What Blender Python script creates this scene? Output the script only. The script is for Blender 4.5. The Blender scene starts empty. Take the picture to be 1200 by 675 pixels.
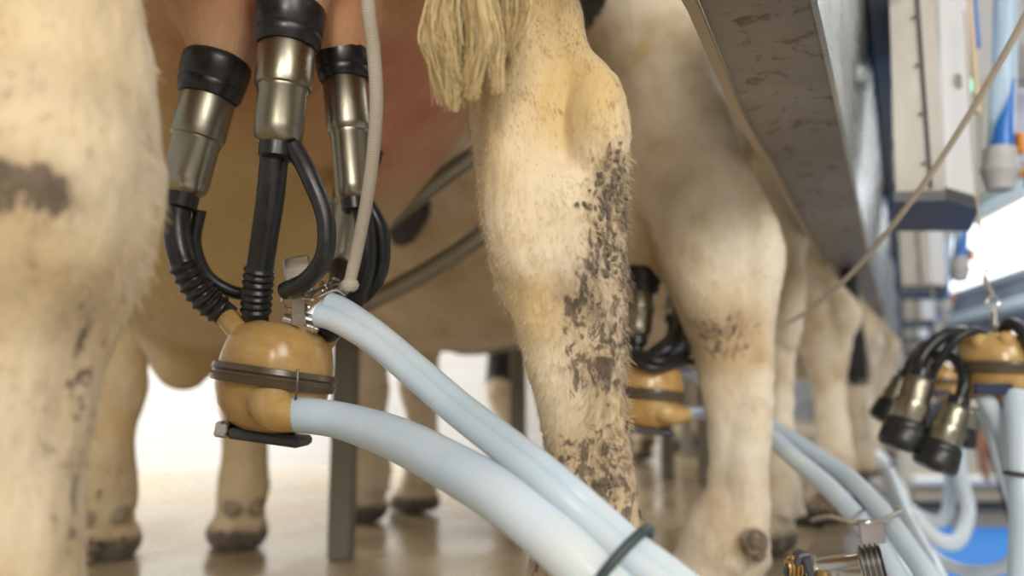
import bpy, math, random
import numpy as np
from mathutils import Vector, Matrix
random.seed(7); RNG = np.random.default_rng(7)
C = bpy.context.scene.collection
# ---------------------------------------------------------------- camera, light, exposure
F_PX, HORIZON, CAM_H = 942.0, 465.0, 0.32
PITCH = math.atan((HORIZON - 337.5) / F_PX)
cam_d = bpy.data.cameras.new('camera'); cam = bpy.data.objects.new('camera', cam_d); C.objects.link(cam)
cam_d.sensor_width = 36; cam_d.lens = 36 * F_PX / 1200
cam.location = (0, 0, CAM_H); cam.rotation_euler = (math.pi / 2 + PITCH, 0, 0)
cam_d.clip_start = 0.02; cam_d.clip_end = 100
cam_d.dof.use_dof = True; cam_d.dof.focus_distance = 0.66; cam_d.dof.aperture_fstop = 2.9
bpy.context.scene.camera = cam
w = bpy.data.worlds.new('world'); bpy.context.scene.world = w; w.use_nodes = True
bg = w.node_tree.nodes['Background']; bg.inputs[0].default_value = (1.0, 0.965, 0.915, 1); bg.inputs[1].default_value = 0.6
def area(name, loc, target, size, power, col=(1, 0.965, 0.91), sy=None):
    d = bpy.data.lights.new(name, 'AREA'); d.size = size; d.energy = power; d.color = col
    if sy: d.shape = 'RECTANGLE'; d.size_y = sy
    o = bpy.data.objects.new(name, d); C.objects.link(o); o.location = loc
    o.rotation_euler = (Vector(target) - Vector(loc)).to_track_quat('-Z', 'Y').to_euler()
    return o
area('pit_lamp', (1.7, -2.6, 2.4), (0.1, 0.9, 0.4), 1.3, 90)
area('cow_fill', (-0.05, -3.6, 2.0), (0.3, 1.3, 0.75), 1.0, 120, (1, 0.95, 0.88))  # added fill from behind the camera, brightens the second cow's upper leg
area('back_wall_fill', (-1.6, 3.4, 2.6), (-0.9, 5.2, 0.2), 2.4, 180, (1, 0.98, 0.95), 1.0)  # added light aimed at the white back wall, no fitting modelled
area('hall_lamp', (3.2, 3.6, 3.2), (2.0, 3.6, 0.0), 1.8, 85, (0.95, 0.97, 1.0))
area('pit_end_fill', (4.3, 6.6, 3.2), (4.6, 7.6, 0), 1.5, 150, (1, 0.98, 0.94))  # added fill that lifts the dim far pit end and blue mat
vs = bpy.context.scene.view_settings
vs.view_transform = 'Standard'; vs.look = 'None'; vs.gamma = 1; vs.use_curve_mapping = False; vs.exposure = -0.27

# ---------------------------------------------------------------- geometry helpers
def P(px, py, D):
    u = (px - 600) / F_PX; v = (337.5 - py) / F_PX
    f = math.cos(PITCH) - v * math.sin(PITCH); up = math.sin(PITCH) + v * math.cos(PITCH)
    return Vector((u * D / f, D, CAM_H + up * D / f))
def PZ(px, py, z):
    a = P(px, py, 1.0); o = Vector((0, 0, CAM_H)); d = a - o; return o + d * ((z - CAM_H) / d.z)
TAN = 0.489; RV = Vector((TAN, 1, 0)).normalized(); RN = Vector((RV.y, -RV.x, 0))   # row direction, and outward to the pit
def row(x0, D, z): return Vector((x0 + TAN * D, D, z))

def smooth_path(pts, n=8):
    pts = [Vector(p) for p in pts]
    if len(pts) < 3: return pts
    q = [2 * pts[0] - pts[1]] + pts + [2 * pts[-1] - pts[-2]]; out = []
    for i in range(1, len(q) - 2):
        a, b, c, d = q[i-1:i+3]
        for k in range(n):
            t = k / n
            out.append(0.5 * ((2*b) + (c-a)*t + (2*a-5*b+4*c-d)*t*t + (3*b-a-3*c+d)*t**3))
    return out + [pts[-1]]
def resamp(vals, n=8):
    if len(vals) < 3: return list(vals)
    return [v.x for v in smooth_path([Vector((v, 0, 0)) for v in vals], n)]

class MB:
    def __init__(s): s.v = []; s.f = []
    def grid(s, rings, close=True, caps=True):
        n = len(rings[0]); b = len(s.v)
        for r in rings: s.v.extend(r)
        for i in range(len(rings) - 1):
            for j in range(n if close else n - 1):
                k = (j + 1) % n
                s.f.append((b+i*n+j, b+i*n+k, b+(i+1)*n+k, b+(i+1)*n+j))
        if caps:
            s.f.append(tuple(b + j for j in reversed(range(n)))); s.f.append(tuple(b + (len(rings)-1)*n + j for j in range(n)))
    def tube(s, pts, r, n=16, sm=8, flat=None):
        rr = r if isinstance(r, (list, tuple)) else [r] * len(pts)
        if len(pts) > 2 and sm: rr = resamp(rr, sm); pts = smooth_path(pts, sm)
        pts = [Vector(p) for p in pts]; rings = []
        t = (pts[1] - pts[0]).normalized(); u = t.orthogonal().normalized()
        for i, p in enumerate(pts):
            t = (pts[min(i+1, len(pts)-1)] - pts[max(i-1, 0)]).normalized()
            u = (u - t * u.dot(t)).normalized(); w_ = t.cross(u)
            rings.append([p + (u * math.cos(a) + w_ * math.sin(a)) * rr[i] for a in [2*math.pi*j/n for j in range(n)]])
        s.grid(rings); return s
    def lathe(s, p0, ax, prof, n=32):
        ax = Vector(ax).normalized(); u = ax.orthogonal().normalized(); w_ = ax.cross(u); p0 = Vector(p0)
        s.grid([[p0 + ax * t + (u * math.cos(a) + w_ * math.sin(a)) * r for a in [2*math.pi*j/n for j in range(n)]] for t, r in prof]); return s
    def box(s, c, sz, X=(1,0,0), Y=(0,1,0), Z=None, bev=0.0):
        X = Vector(X).normalized(); Y = Vector(Y); Z = Vector(Z).normalized() if Z else X.cross(Y).normalized(); Y = Z.cross(X).normalized(); c = Vector(c)
        hx, hy, hz = sz[0]/2, sz[1]/2, sz[2]/2; b = min(bev, hx*.9, hy*.9, hz*.9)
        def ring(z, e):
            o = []
            for sx, sy in ((1,1),(-1,1),(-1,-1),(1,-1)):
                if b > 0:
                    q = [(hx-e, hy-b), (hx-b, hy-e)] if sx*sy > 0 else [(hx-b, hy-e), (hx-e, hy-b)]
                    for (x, y) in q: o.append(c + X*sx*x + Y*sy*y + Z*z)
                else: o.append(c + X*sx*hx + Y*sy*hy + Z*z)
            return o
        s.grid([ring(-hz, b), ring(-hz+b, 0), ring(hz-b, 0), ring(hz, b)] if b > 0 else [ring(-hz, 0), ring(hz, 0)]); return s
    def sphere(s, c, r, n=16, sc=(1,1,1)):
        c = Vector(c); R = []
        for i in range(1, n//2):
            a = math.pi * i / (n//2)
            R.append([c + Vector((math.sin(a)*math.cos(b)*r*sc[0], math.sin(a)*math.sin(b)*r*sc[1], math.cos(a)*r*sc[2])) for b in [2*math.pi*j/n for j in range(n)]])
        s.grid(R); return s
    def torus(s, c, ax, R, r, n=36, m=10):
        ax = Vector(ax).normalized(); u = ax.orthogonal().normalized(); w_ = ax.cross(u); c = Vector(c); b = len(s.v)
        for i in range(n):
            a = 2*math.pi*i/n; d = u*math.cos(a) + w_*math.sin(a)
            for j in range(m):
                q = 2*math.pi*j/m; s.v.append(c + d*(R + r*math.cos(q)) + ax*r*math.sin(q))
        for i in range(n):
            for j in range(m):
                s.f.append((b+i*m+j, b+((i+1)%n)*m+j, b+((i+1)%n)*m+(j+1)%m, b+i*m+(j+1)%m))
        return s
    def poly(s, top, bottom):
        n = len(top); b = len(s.v); s.v += [Vector(p) for p in top] + [Vector(p) for p in bottom]
        s.f.append(tuple(range(b, b+n))); s.f.append(tuple(reversed(range(b+n, b+2*n))))
        for i in range(n): j = (i+1) % n; s.f.append((b+i, b+n+i, b+n+j, b+j))
        return s
    def build(s, name, m, parent=None, smooth=True):
        o0 = Vector((0,0,0)); q = parent
        while q is not None: o0 += q.location; q = q.parent
        me = bpy.data.meshes.new(name); me.from_pydata([tuple(Vector(v) - o0) for v in s.v], [], s.f); me.update()
        import bmesh
        bm = bmesh.new(); bm.from_mesh(me); bmesh.ops.recalc_face_normals(bm, faces=bm.faces); bm.to_mesh(me); bm.free()
        me.materials.append(m)
        if smooth: me.shade_smooth(); me.set_sharp_from_angle(angle=math.radians(38))
        o = bpy.data.objects.new(name, me); C.objects.link(o)
        if parent: o.parent = parent
        return o
def tag(o, label=None, cat=None, group=None, kind=None):
    for k, v in (('label', label), ('category', cat), ('group', group), ('kind', kind)):
        if v: o[k] = v
    return o
def thing(name, loc, label, cat, group=None):
    o = bpy.data.objects.new(name, None); C.objects.link(o); o.location = loc; o.empty_display_size = .05
    return tag(o, label, cat, group)
def dup(o, parent=None):
    c = o.copy(); C.objects.link(c)
    if parent: c.parent = parent
    for ch in list(o.children): dup(ch, c)
    return c

# ---------------------------------------------------------------- materials
def mat(name, col, rough=.5, metal=0., **kw):
    m = bpy.data.materials.new(name); m.use_nodes = True; b = m.node_tree.nodes['Principled BSDF']
    b.inputs['Base Color'].default_value = (*col, 1); b.inputs['Roughness'].default_value = rough; b.inputs['Metallic'].default_value = metal
    for k, v in kw.items():
        k = k.replace('_', ' ')
        b.inputs[k].default_value = v
    return m
def N(m, t, **kw):
    n = m.node_tree.nodes.new(t)
    for k, v in kw.items():
        if k in n.inputs: n.inputs[k].default_value = v
        else: setattr(n, k, v)
    return n
def L(m, a, b): m.node_tree.links.new(a, b)
def noise(m, scale, detail=4, rough=.6, stretch=None, dist=0.):
    tc = N(m, 'ShaderNodeTexCoord'); n = N(m, 'ShaderNodeTexNoise'); n.inputs['Scale'].default_value = scale; n.inputs['Detail'].default_value = detail
    n.inputs['Roughness'].default_value = rough; n.inputs['Distortion'].default_value = dist
    if stretch:
        mp = N(m, 'ShaderNodeMapping'); mp.inputs['Scale'].default_value = stretch; L(m, tc.outputs['Object'], mp.inputs[0]); L(m, mp.outputs[0], n.inputs['Vector'])
    else: L(m, tc.outputs['Object'], n.inputs['Vector'])
    return n.outputs['Fac']
def ramp(m, src, stops):
    r = N(m, 'ShaderNodeValToRGB'); e = r.color_ramp.elements
    while len(e) < len(stops): e.new(.5)
    for i, (p, c) in enumerate(stops): e[i].position = p; e[i].color = (*c, 1) if len(c) == 3 else c
    L(m, src, r.inputs[0]); return r.outputs[0]
def mixc(m, fac, a, b, mode='MIX'):
    x = N(m, 'ShaderNodeMix', data_type='RGBA', blend_type=mode)
    for i, s in ((0, fac), (6, a), (7, b)):
        if hasattr(s, 'is_output') or hasattr(s, 'links'): L(m, s, x.inputs[i])
        else: x.inputs[i].default_value = s if i == 0 else (*s, 1)
    return x.outputs[2]
def math_(m, op, a, b):
    x = N(m, 'ShaderNodeMath', operation=op)
    for i, s in enumerate((a, b)):
        if hasattr(s, 'links'): L(m, s, x.inputs[i])
        else: x.inputs[i].default_value = s
    return x.outputs[0]
def bump(m, src, strength, dist=.002):
    b = N(m, 'ShaderNodeBump'); b.inputs['Strength'].default_value = strength; b.inputs['Distance'].default_value = dist
    L(m, src, b.inputs['Height']); L(m, b.outputs[0], m.node_tree.nodes['Principled BSDF'].inputs['Normal'])
def setc(m, out, inp='Base Color'): L(m, out, m.node_tree.nodes['Principled BSDF'].inputs[inp])

def metal(name, c0, c1, r0, r1, scale=30, stretch=None, m_=1.):
    m = mat(name, c0, r0, m_); n = noise(m, scale, 5, .6, stretch)
    setc(m, ramp(m, n, [(.3, c0), (.7, c1)])); rr = ramp(m, n, [(.3, (r0,)*3), (.7, (r1,)*3)]); setc(m, rr, 'Roughness'); return m
M_STEEL = metal('brushed_steel', (.62,.60,.56), (.50,.48,.44), .16, .32, 14, (1,1,6))
M_SHELL = metal('cup_steel', (.37,.34,.26), (.27,.25,.19), .26, .42, 40, (1,1,.3)); bump(M_SHELL, noise(M_SHELL, 120, 3), .08, .001)
M_GALV = metal('galvanised', (.30,.285,.24), (.42,.40,.34), .38, .6, 18, None, .85)
M_POST = metal('dull_steel_post', (.17,.15,.115), (.25,.225,.18), .35, .55, 12, (1,1,.3), .5)
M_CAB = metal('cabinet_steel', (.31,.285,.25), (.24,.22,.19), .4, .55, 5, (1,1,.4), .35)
M_PANEL = metal('splash_panel_steel', (.58,.60,.58), (.44,.46,.45), .2, .34, 6, (1,1,4), .95)
M_DARK = mat('dark_matte', (.045,.045,.05), .45)
M_RAIL = metal('dark_rail', (.09,.10,.11), (.16,.17,.18), .4, .6, 10, None, .6)
def rubber():
    m = mat('black_rubber', (.012,.0115,.012), .33); n = noise(m, 60, 5, .7)
    setc(m, ramp(m, n, [(.35, (.010,.010,.011)), (.62, (.018,.017,.017)), (.8, (.05,.045,.038))])); setc(m, ramp(m, n, [(.3, (.24,)*3), (.75, (.5,)*3)]), 'Roughness')
    return m
M_RUB = rubber()
def amber():
    m = mat('amber_plastic', (.62,.37,.13), .22, 0, Transmission_Weight=.18, IOR=1.45, Subsurface_Weight=.35, Subsurface_Scale=.02)
    n = noise(m, 22, 4, .6, None, .6); setc(m, ramp(m, n, [(.3, (.44,.25,.08)), (.55, (.60,.38,.14)), (.8, (.74,.54,.27))]))
    m.node_tree.nodes['Principled BSDF'].inputs['Subsurface Radius'].default_value = (1, .6, .3); return m
M_AMB = amber()
def hose():
    m = mat('pale_blue_hose', (.60,.72,.80), .24, 0, Transmission_Weight=.22, IOR=1.4, Subsurface_Weight=.3, Subsurface_Scale=.015)
    n = noise(m, 7, 3, .5, None, .4); setc(m, ramp(m, n, [(.32, (.56,.69,.79)), (.58, (.70,.79,.86)), (.76, (.80,.84,.80))])); return m
M_HOSE = hose()
M_RING = mat('smoky_ring', (.10,.075,.045), .25, 0, Transmission_Weight=.15)
M_BLUE = mat('blue_plastic', (.015,.16,.55), .3, 0, Transmission_Weight=.1)
M_BLUEW = mat('pale_translucent_tube', (.55,.70,.86), .2, 0, Transmission_Weight=.35, IOR=1.3)
M_GREY = mat('grey_plastic', (.42,.42,.42), .45)
M_BRASS = metal('brass', (.62,.40,.16), (.42,.26,.10), .25, .45, 40)
M_BAND = mat('grey_green_band', (.035,.055,.055), .45)
def cord():
    m = mat('braided_cord', (.42,.36,.28), .8); tc = N(m, 'ShaderNodeTexCoord'); wv = N(m, 'ShaderNodeTexWave'); wv.inputs['Scale'].default_value = 260; wv.bands_direction = 'Z'
    wv.inputs['Distortion'].default_value = 9; L(m, tc.outputs['Object'], wv.inputs[0]); setc(m, ramp(m, wv.outputs[0], [(0, (.40,.34,.26)), (1, (.58,.51,.42))])); bump(m, wv.outputs[0], .2, .001); return m
M_CORD = cord()
def floor_m():
    m = mat('wet_deck_concrete', (.4,.33,.22), .3)
    big = noise(m, 1.3, 6, .62, None, .5); fine = noise(m, 26, 5, .7)
    c = ramp(m, big, [(.30, (.28,.215,.125)), (.50, (.44,.355,.225)), (.70, (.55,.46,.31))])
    spots = ramp(m, fine, [(.62, (0,0,0)), (.70, (1,1,1))]); c = mixc(m, math_(m, 'MULTIPLY', spots, .5), c, (.15,.11,.065)); setc(m, c)
    setc(m, ramp(m, big, [(.38, (.10,)*3), (.6, (.36,)*3)]), 'Roughness'); bump(m, fine, .12, .003)
    return m
M_FLOOR = floor_m()
def wall_m():
    m = mat('white_wall_boards', (.86,.85,.83), .5); tc = N(m, 'ShaderNodeTexCoord'); sp = N(m, 'ShaderNodeSeparateXYZ'); L(m, tc.outputs['Object'], sp.inputs[0])
    f = math_(m, 'FRACT', math_(m, 'MULTIPLY', sp.outputs[2], 5.0), 0); setc(m, ramp(m, f, [(0, (.70,.69,.66)), (.06, (.86,.85,.83)), (1, (.88,.87,.85))])); return m
M_WALL = wall_m()
def trough_m():
    m = mat('dirty_trough_steel', (.3,.27,.23), .5, .55)
    a = noise(m, 3.5, 6, .6, None, .3); b = noise(m, 34, 5, .65, None, .8)
    c = ramp(m, a, [(.3, (.19,.155,.115)), (.55, (.31,.27,.215)), (.75, (.42,.375,.31))])
    s = ramp(m, b, [(.545, (0,0,0)), (.63, (1,1,1))]); setc(m, mixc(m, math_(m, 'MULTIPLY', s, .75), c, (.085,.055,.03))); setc(m, ramp(m, a, [(.3, (.38,)*3), (.7, (.6,)*3)]), 'Roughness'); bump(m, b, .3, .004); return m
M_TROUGH = trough_m()
def cow_m(name, hairv=False):
    m = mat(name, (.7,.6,.42), .72, 0, Sheen_Weight=.25, Sheen_Roughness=.5)
    at = N(m, 'ShaderNodeAttribute', attribute_name='mask'); sp = N(m, 'ShaderNodeSeparateColor'); L(m, at.outputs['Color'], sp.inputs[0])
    blk, pnk, mud, yel = sp.outputs[0], sp.outputs[1], sp.outputs[2], at.outputs['Alpha']
    n1 = noise(m, 9, 5, .6); base = ramp(m, n1, [(.32, (.52,.39,.23)), (.46, (.69,.585,.425)), (.72, (.80,.73,.60))])
    base = mixc(m, yel, base, (.58,.40,.15))
    base = mixc(m, pnk, base, ramp(m, noise(m, 14, 3), [(.3, (.46,.13,.08)), (.7, (.60,.22,.14))]))
    n2 = noise(m, 80, 7, .75, (1,1,.6), .9); th = math_(m, 'GREATER_THAN', math_(m, 'ADD', n2, math_(m, 'MULTIPLY', mud, .25)), .765)
    soft = math_(m, 'MULTIPLY', mud, .50)
    base = mixc(m, soft, base, (.36,.24,.13))
    base = mixc(m, math_(m, 'MULTIPLY', th, .9), base, ramp(m, noise(m, 120, 3), [(.3, (.045,.03,.018)), (.7, (.15,.105,.065))]))
    base = mixc(m, blk, base, (.012,.011,.013)); 
    if hairv:
        rn = N(m, 'ShaderNodeAttribute', attribute_name='hv'); base = mixc(m, 1.0, base, ramp(m, rn.outputs['Fac'], [(0, (.78,.74,.66)), (1, (1,1,1))]), 'MULTIPLY')
    setc(m, base)
    if not hairv:
        f = noise(m, 150, 4, .7, (1,1,.16), .5); f2 = noise(m, 30, 3, .6, (1,1,.5)); bump(m, math_(m, 'ADD', f, f2), .42, .004)
    return m
M_COW = cow_m('cow_coat'); M_HAIR = cow_m('cow_coat_hair', True)
M_TAILH = mat('tail_hair', (.62,.47,.22), .55)
_r = N(M_TAILH, 'ShaderNodeAttribute', attribute_name='hv'); setc(M_TAILH, ramp(M_TAILH, _r.outputs['Fac'], [(0, (.24,.15,.05)), (.5, (.50,.36,.15)), (1, (.74,.59,.32))]))
M_BTAIL = mat('black_tail_hair', (.014,.013,.015), .45)

# ---------------------------------------------------------------- the setting
deckD = lambda x0, D: row(x0, D, 0)
X0C = 0.65 - 1.64 * TAN                                    # curb line X = X0C + TAN*D
EDGE = [(-6, .91), (-1.81, 3.35), (.78, 4.86), (1.25, 5.14)]
top = [row(X0C, -1.6, 0), row(X0C, 14, 0), row(X0C, 14, 0) + Vector((-3.8, 0, 0)), Vector((.95, 6.6, 0)), Vector((.78, 4.86, 0)), Vector((-1.81, 3.35, 0)), Vector((-6, .91, 0)), Vector((-6, -1.6, 0))]
o = MB().poly(top, [p - Vector((0,0,.12)) for p in top]).build('floor', M_FLOOR, smooth=False); tag(o, 'wet tan concrete deck the cows stand on', kind='structure')
m_lower = mat('lower_ground', (.62,.60,.56), .7)
o = MB().box((-2, 6, -1.0), (26, 26, .1)).build('floor_lower', m_lower, smooth=False); tag(o, kind='structure')
# pit
m_pit = mat('pit_concrete', (.50,.46,.38), .6); setc(m_pit, ramp(m_pit, noise(m_pit, 4, 5), [(.3, (.40,.36,.29)), (.7, (.56,.52,.43))]))
pw = [row(X0C + .0, -1.6, -.12), row(X0C, 14, -.12), row(X0C - .12, 14, -.12), row(X0C - .12, -1.6, -.12)]
o = MB().poly(pw, [p - Vector((0,0,.85)) for p in pw]).build('wall_pit', m_pit, smooth=False); tag(o, kind='structure')
# kerb strip along the deck edge, darker brown than the deck
m_kerb = mat('brown_kerb', (.20,.145,.09), .45); setc(m_kerb, ramp(m_kerb, noise(m_kerb, 14, 5), [(.3, (.14,.10,.06)), (.7, (.26,.20,.13))]))
k0 = [row(X0C + .012, -1.6, .012), row(X0C + .012, 14, .012), row(X0C - .07, 14, .012), row(X0C - .07, -1.6, .012)]
o = MB().poly(k0, [p - Vector((0,0,.1)) for p in k0]).build('trim_1', m_kerb, smooth=False); tag(o, kind='structure')
# white wall behind the stalls
e = Vector((2.59, 1.51, 0)).normalized(); nn = Vector((-e.y, e.x, 0)); wa = Vector((-1.81, 3.35, 0)) + nn * 3.0
a = wa - e * 5; b = wa + e * 7
q = [a, b, b + nn * .1, a + nn * .1]
o = MB().poly([p + Vector((0,0,3.2)) for p in q], [p + Vector((0,0,-.95)) for p in q]).build('wall_back', M_WALL, smooth=False); tag(o, kind='structure')
# pit floor mat and far end
m_mat = mat('blue_rubber_mat', (.02,.22,.70), .45); nz = noise(m_mat, 60, 3, .6); setc(m_mat, ramp(m_mat, nz, [(.4, (.015,.17,.60)), (.65, (.06,.34,.85))])); bump(m_mat, nz, .6, .01)
q = [Vector((.9, 2.0, -.925)), Vector((4.4, 2.0, -.925)), Vector((5.4, 8.0, -.925)), Vector((3.92, 8.0, -.925))]
g = MB().poly(q, [p - Vector((0,0,.03)) for p in q])
o = g.build('pit_mat', m_mat, smooth=False); tag(o, 'bright blue rubber mat covering the bottom of the milking pit', 'mat')
m_beige = mat('beige_step', (.52,.47,.36), .6)
o = MB().box((4.74, 8.5, -.555), (1.72, .6, .79)).build('wall_step', m_beige, smooth=False); tag(o, kind='structure')
m_white = mat('white_pipe_paint', (.85,.84,.80), .35)
tag(MB().tube([(3.95, 8.12, -.50), (5.45, 8.12, -.50)], .045, sm=0).build('wash_pipe', m_white), 'thick white pipe across the far end of the pit', 'pipe')
for nm, zz, mm, lb in (('step_rail', -.655, mat('tan_rail', (.56,.45,.30), .5), 'tan rail under the white pipe at the pit end'), ('drain_bar', -.75, M_DARK, 'dark bar just above the blue mat at the pit end')):
    tag(MB().box((4.7, 8.14, zz), (1.5, .08, .06)).build(nm, mm, smooth=False), lb, 'rail')
# right-hand hall wall with its window strip
def wr(D, z, off=0.): return Vector((4.2 + .17 * D + off, D, z))
m_slate = mat('slate_blue_wall', (.16,.20,.29), .5); setc(m_slate, ramp(m_slate, noise(m_slate, 1.2, 4, .6, (1,1,4)), [(.3, (.09,.115,.18)), (.7, (.26,.31,.42))]))
m_pale = mat('pale_wall', (.72,.72,.66), .5)
def slab(name, D0, D1, z0, z1, m, kind='structure', th=.12, off=0.):
    q = [wr(D0, z1, off), wr(D1, z1, off), wr(D1, z1, off + th), wr(D0, z1, off + th)]
    o = MB().poly(q, [Vector((p.x, p.y, z0)) for p in q]).build(name, m, smooth=False)
    if kind: tag(o, kind=kind)
    return o
slab('wall_right', 2.5, 16, -.95, 1.72, m_slate); slab('wall_right_upper', 2.5, 16, 2.5, 4.2, m_pale); slab('wall_right_end', 11.8, 16, 1.72, 2.5, m_slate)
m_win = mat('daylight_pane', (.9,.95,1), .2, 0, Emission_Color=(.93,.97,1,1), Emission_Strength=2.6)
slab('window_1', 2.5, 11.8, 1.72, 2.5, m_win, th=.03, off=.06)
slab('trim_2', 2.5, 16, 1.66, 1.74, mat('window_sill_blue', (.35,.42,.55), .4), th=.05, off=-.05)
m_green = mat('green_trim', (.03,.16,.12), .5); slab('trim_3', 2.5, 16, 2.72, 2.78, m_green, th=.03, off=-.03)
m_pb = mat('pale_blue_duct', (.45,.58,.68), .4)
for i, (zz, r, mm, lb) in enumerate(((1.32, .08, m_pb, 'pale blue pipe on the slate wall, nearest below the window'), (.98, .05, mat('grey_pipe', (.5,.52,.56), .4), 'thin grey pipe along the slate wall below the pale blue one'), (.62, .09, m_pb, 'lowest and thickest pale blue pipe along the slate wall'), (2.60, .06, m_pb, 'pale blue duct running just above the bright window'))):
    tag(MB().tube([wr(2.6, zz, -.13), wr(13.2, zz, -.13)], r, sm=0).build('wall_pipe', mm), lb, 'pipe', 'pipes along the hall wall')
q = [Vector((3, 13.6, 4)), Vector((8, 13.6, 4)), Vector((8, 13.8, 4)), Vector((3, 13.8, 4))]
m_end = mat('end_wall_grey', (.40,.43,.47), .6); setc(m_end, ramp(m_end, noise(m_end, 2.2, 3, .6, (1,1,3)), [(.3, (.20,.23,.28)), (.7, (.55,.57,.58))]))
o = MB().poly(q, [Vector((p.x, p.y, -.95)) for p in q]).build('wall_end', m_end, smooth=False); tag(o, kind='structure')

# ---------------------------------------------------------------- the long dung trough above the tails
def rowprism(name, prof, D0, D1, m, parent=None):
    g = MB(); g.poly([row(x, D0, z) for x, z in prof], [row(x, D1, z) for x, z in prof]); return g.build(name, m, parent, smooth=False)
tr = thing('dung_trough', row(-.12, .6, .66), 'long dirty stainless trough running overhead behind the cows, splash panel on its right', 'trough')
def plan(pts, z):
    q = [PZ(x, y, z) for x, y in pts]; return [(p.y, p.x) for p in q]
def planX(pl, D):
    if D <= pl[0][0]: return pl[0][1] + TAN * (D - pl[0][0])
    for (a, b), (c, d) in zip(pl, pl[1:]):
        if D <= c: return b + (d - b) * (D - a) / (c - a)
    return pl[-1][1] + TAN * (D - pl[-1][0])
ZT, ZS = .66, .97
p_in = plan([(819, 0), (873, 135), (909, 193), (949, 272), (989, 353)], ZT); p_out = plan([(958, 0), (971, 58), (987, 135), (1006, 231), (1022, 307)], ZT)
p_r0 = plan([(1018, 0), (1030, 120), (1037, 200)], ZS); p_r1 = plan([(1042, 0), (1045, 120), (1047, 200)], ZS)
DS = [.42 + .08 * i for i in range(12)] + [1.4 + .3 * i for i in range(10)] + [4.5 + .75 * i for i in range(11)]
def sweep(name, prof, m, D0=.42):
    g = MB(); g.grid([[Vector((f(D) + dx, D, z)) for f, dx, z in prof] for D in DS if D >= D0]); return g.build(name, m, tr, smooth=True)
fi = lambda D: planX(p_in, D); fo = lambda D: planX(p_out, D); f0_ = lambda D: planX(p_r0, D); f1_ = lambda D: planX(p_r1, D)
sweep('trough_pan', [(fi, 0, ZT), (fo, -.006, ZT), (fo, -.006, ZT+.012), (fi, .010, ZT+.012), (fi, .010, .80), (fi, 0, .80)], M_TROUGH)
sweep('splash_panel', [(fo, 0, ZT-.002), (f0_, 0, ZS), (f0_, -.006, ZS), (fo, -.006, ZT-.002)], M_PANEL)
sweep('edge_rail', [(f0_, 0, ZS-.03), (f1_, 0, ZS-.03), (f1_, 0, ZS+.03), (f0_, 0, ZS+.03)], M_RAIL)
sweep('trough_lip', [(fi, -.011, ZT-.008), (fi, .0, ZT-.008), (fi, .0, ZT-.001), (fi, -.011, ZT-.001)], mat('lip_tan', (.42,.33,.20), .5, .3))
for i in range(9):
    D = .75 + i * .42
    g = MB().lathe(Vector((planX(p_r1, D) - .001, D, .965)), RN, [(0, .006), (.002, .016), (.012, .016), (.013, .009), (.035, .009), (.036, 0.001)], 12); g.build('bolt', M_STEEL, tr)

# ---------------------------------------------------------------- cabinets over the pit edge
lean = Vector((.03, 0, 1)).normalized()
labs = ['nearest stainless control cabinet with a round button, upper right', 'second stainless cabinet along the row, just behind the nearest', 'third stainless cabinet along the row', 'fourth stainless cabinet along the row, partly above the black tubes', 'fifth and farthest visible stainless cabinet of the row']
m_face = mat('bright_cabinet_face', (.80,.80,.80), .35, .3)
m_led = mat('green_led', (.1,.6,.4), .4, 0, Emission_Color=(.2,1,.7,1), Emission_Strength=1.5)
_q = PZ(1050, 226, .634); CX = _q.x - TAN * _q.y + .014; CD = _q.y
for i in range(5):
    D = CD + 1.05 * i; zb = .634
    t = thing('control_cabinet', row(.05, D, zb), labs[i], 'cabinet', 'control cabinets over the pit edge')
    # cross-section in (outward x0, along-row D) with a chamfered front
    sec = [(-.014, 0), (.060, -.01), (.112, .045), (.112, .21), (-.014, .21)]
    def sect(z, gx=0, sec=sec, D=D): return [row(a + CX + (z - zb) * .03, D + d, z) for a, d in sec]
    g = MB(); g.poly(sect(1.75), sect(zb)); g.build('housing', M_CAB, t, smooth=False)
    sec2 = [(-.018, -.006), (.061, -.017), (.117, .042), (.117, .215), (-.018, .215)]
    g = MB(); g.poly([row(a + CX, D + d, zb) for a, d in sec2], [row(a + CX, D + d, zb - .016) for a, d in sec2]); g.build('dark_underside', M_DARK, t, smooth=False)  # near-black slab forming the dark underside of the housing
    f0 = row(.062 + CX, D - .0125, 0); f1 = row(.1115 + CX, D + .041, 0); ex = (f1 - f0).normalized(); fn = ex.cross(Vector((0,0,1)))
    ff = (f0 + f1) / 2 + fn * .002
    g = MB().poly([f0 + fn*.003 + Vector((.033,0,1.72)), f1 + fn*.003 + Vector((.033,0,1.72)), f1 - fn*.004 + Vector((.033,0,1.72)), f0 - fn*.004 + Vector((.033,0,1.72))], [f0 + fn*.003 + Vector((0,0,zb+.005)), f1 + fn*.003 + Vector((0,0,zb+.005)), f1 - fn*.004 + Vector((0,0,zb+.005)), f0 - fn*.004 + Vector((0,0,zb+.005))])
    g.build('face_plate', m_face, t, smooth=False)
    zc = .82; c = ff + Vector((.0056, 0, zc)) + fn * .002
    MB().lathe(c, fn, [(0, .012), (.003, .012), (.004, .009), (.0045, .001)], 20).build('button', M_STEEL, t)
    MB().box(row(.042 + CX, D - .012, 1.19), (.0025, .006, 1.10), X=RN, Y=RV).build('seam', M_DARK, t, smooth=False)
    for zz in (.68, .76, .84, .92):
        MB().sphere(row(.035 + CX, D - .012, zz), .0035, 8).build('rivet', M_STEEL, t)
    MB().box(row(.120 + CX, D + .055, .83), (.006, .012, .02), X=RN, Y=RV).build('indicator_lamp', m_led, t, smooth=False)
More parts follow.
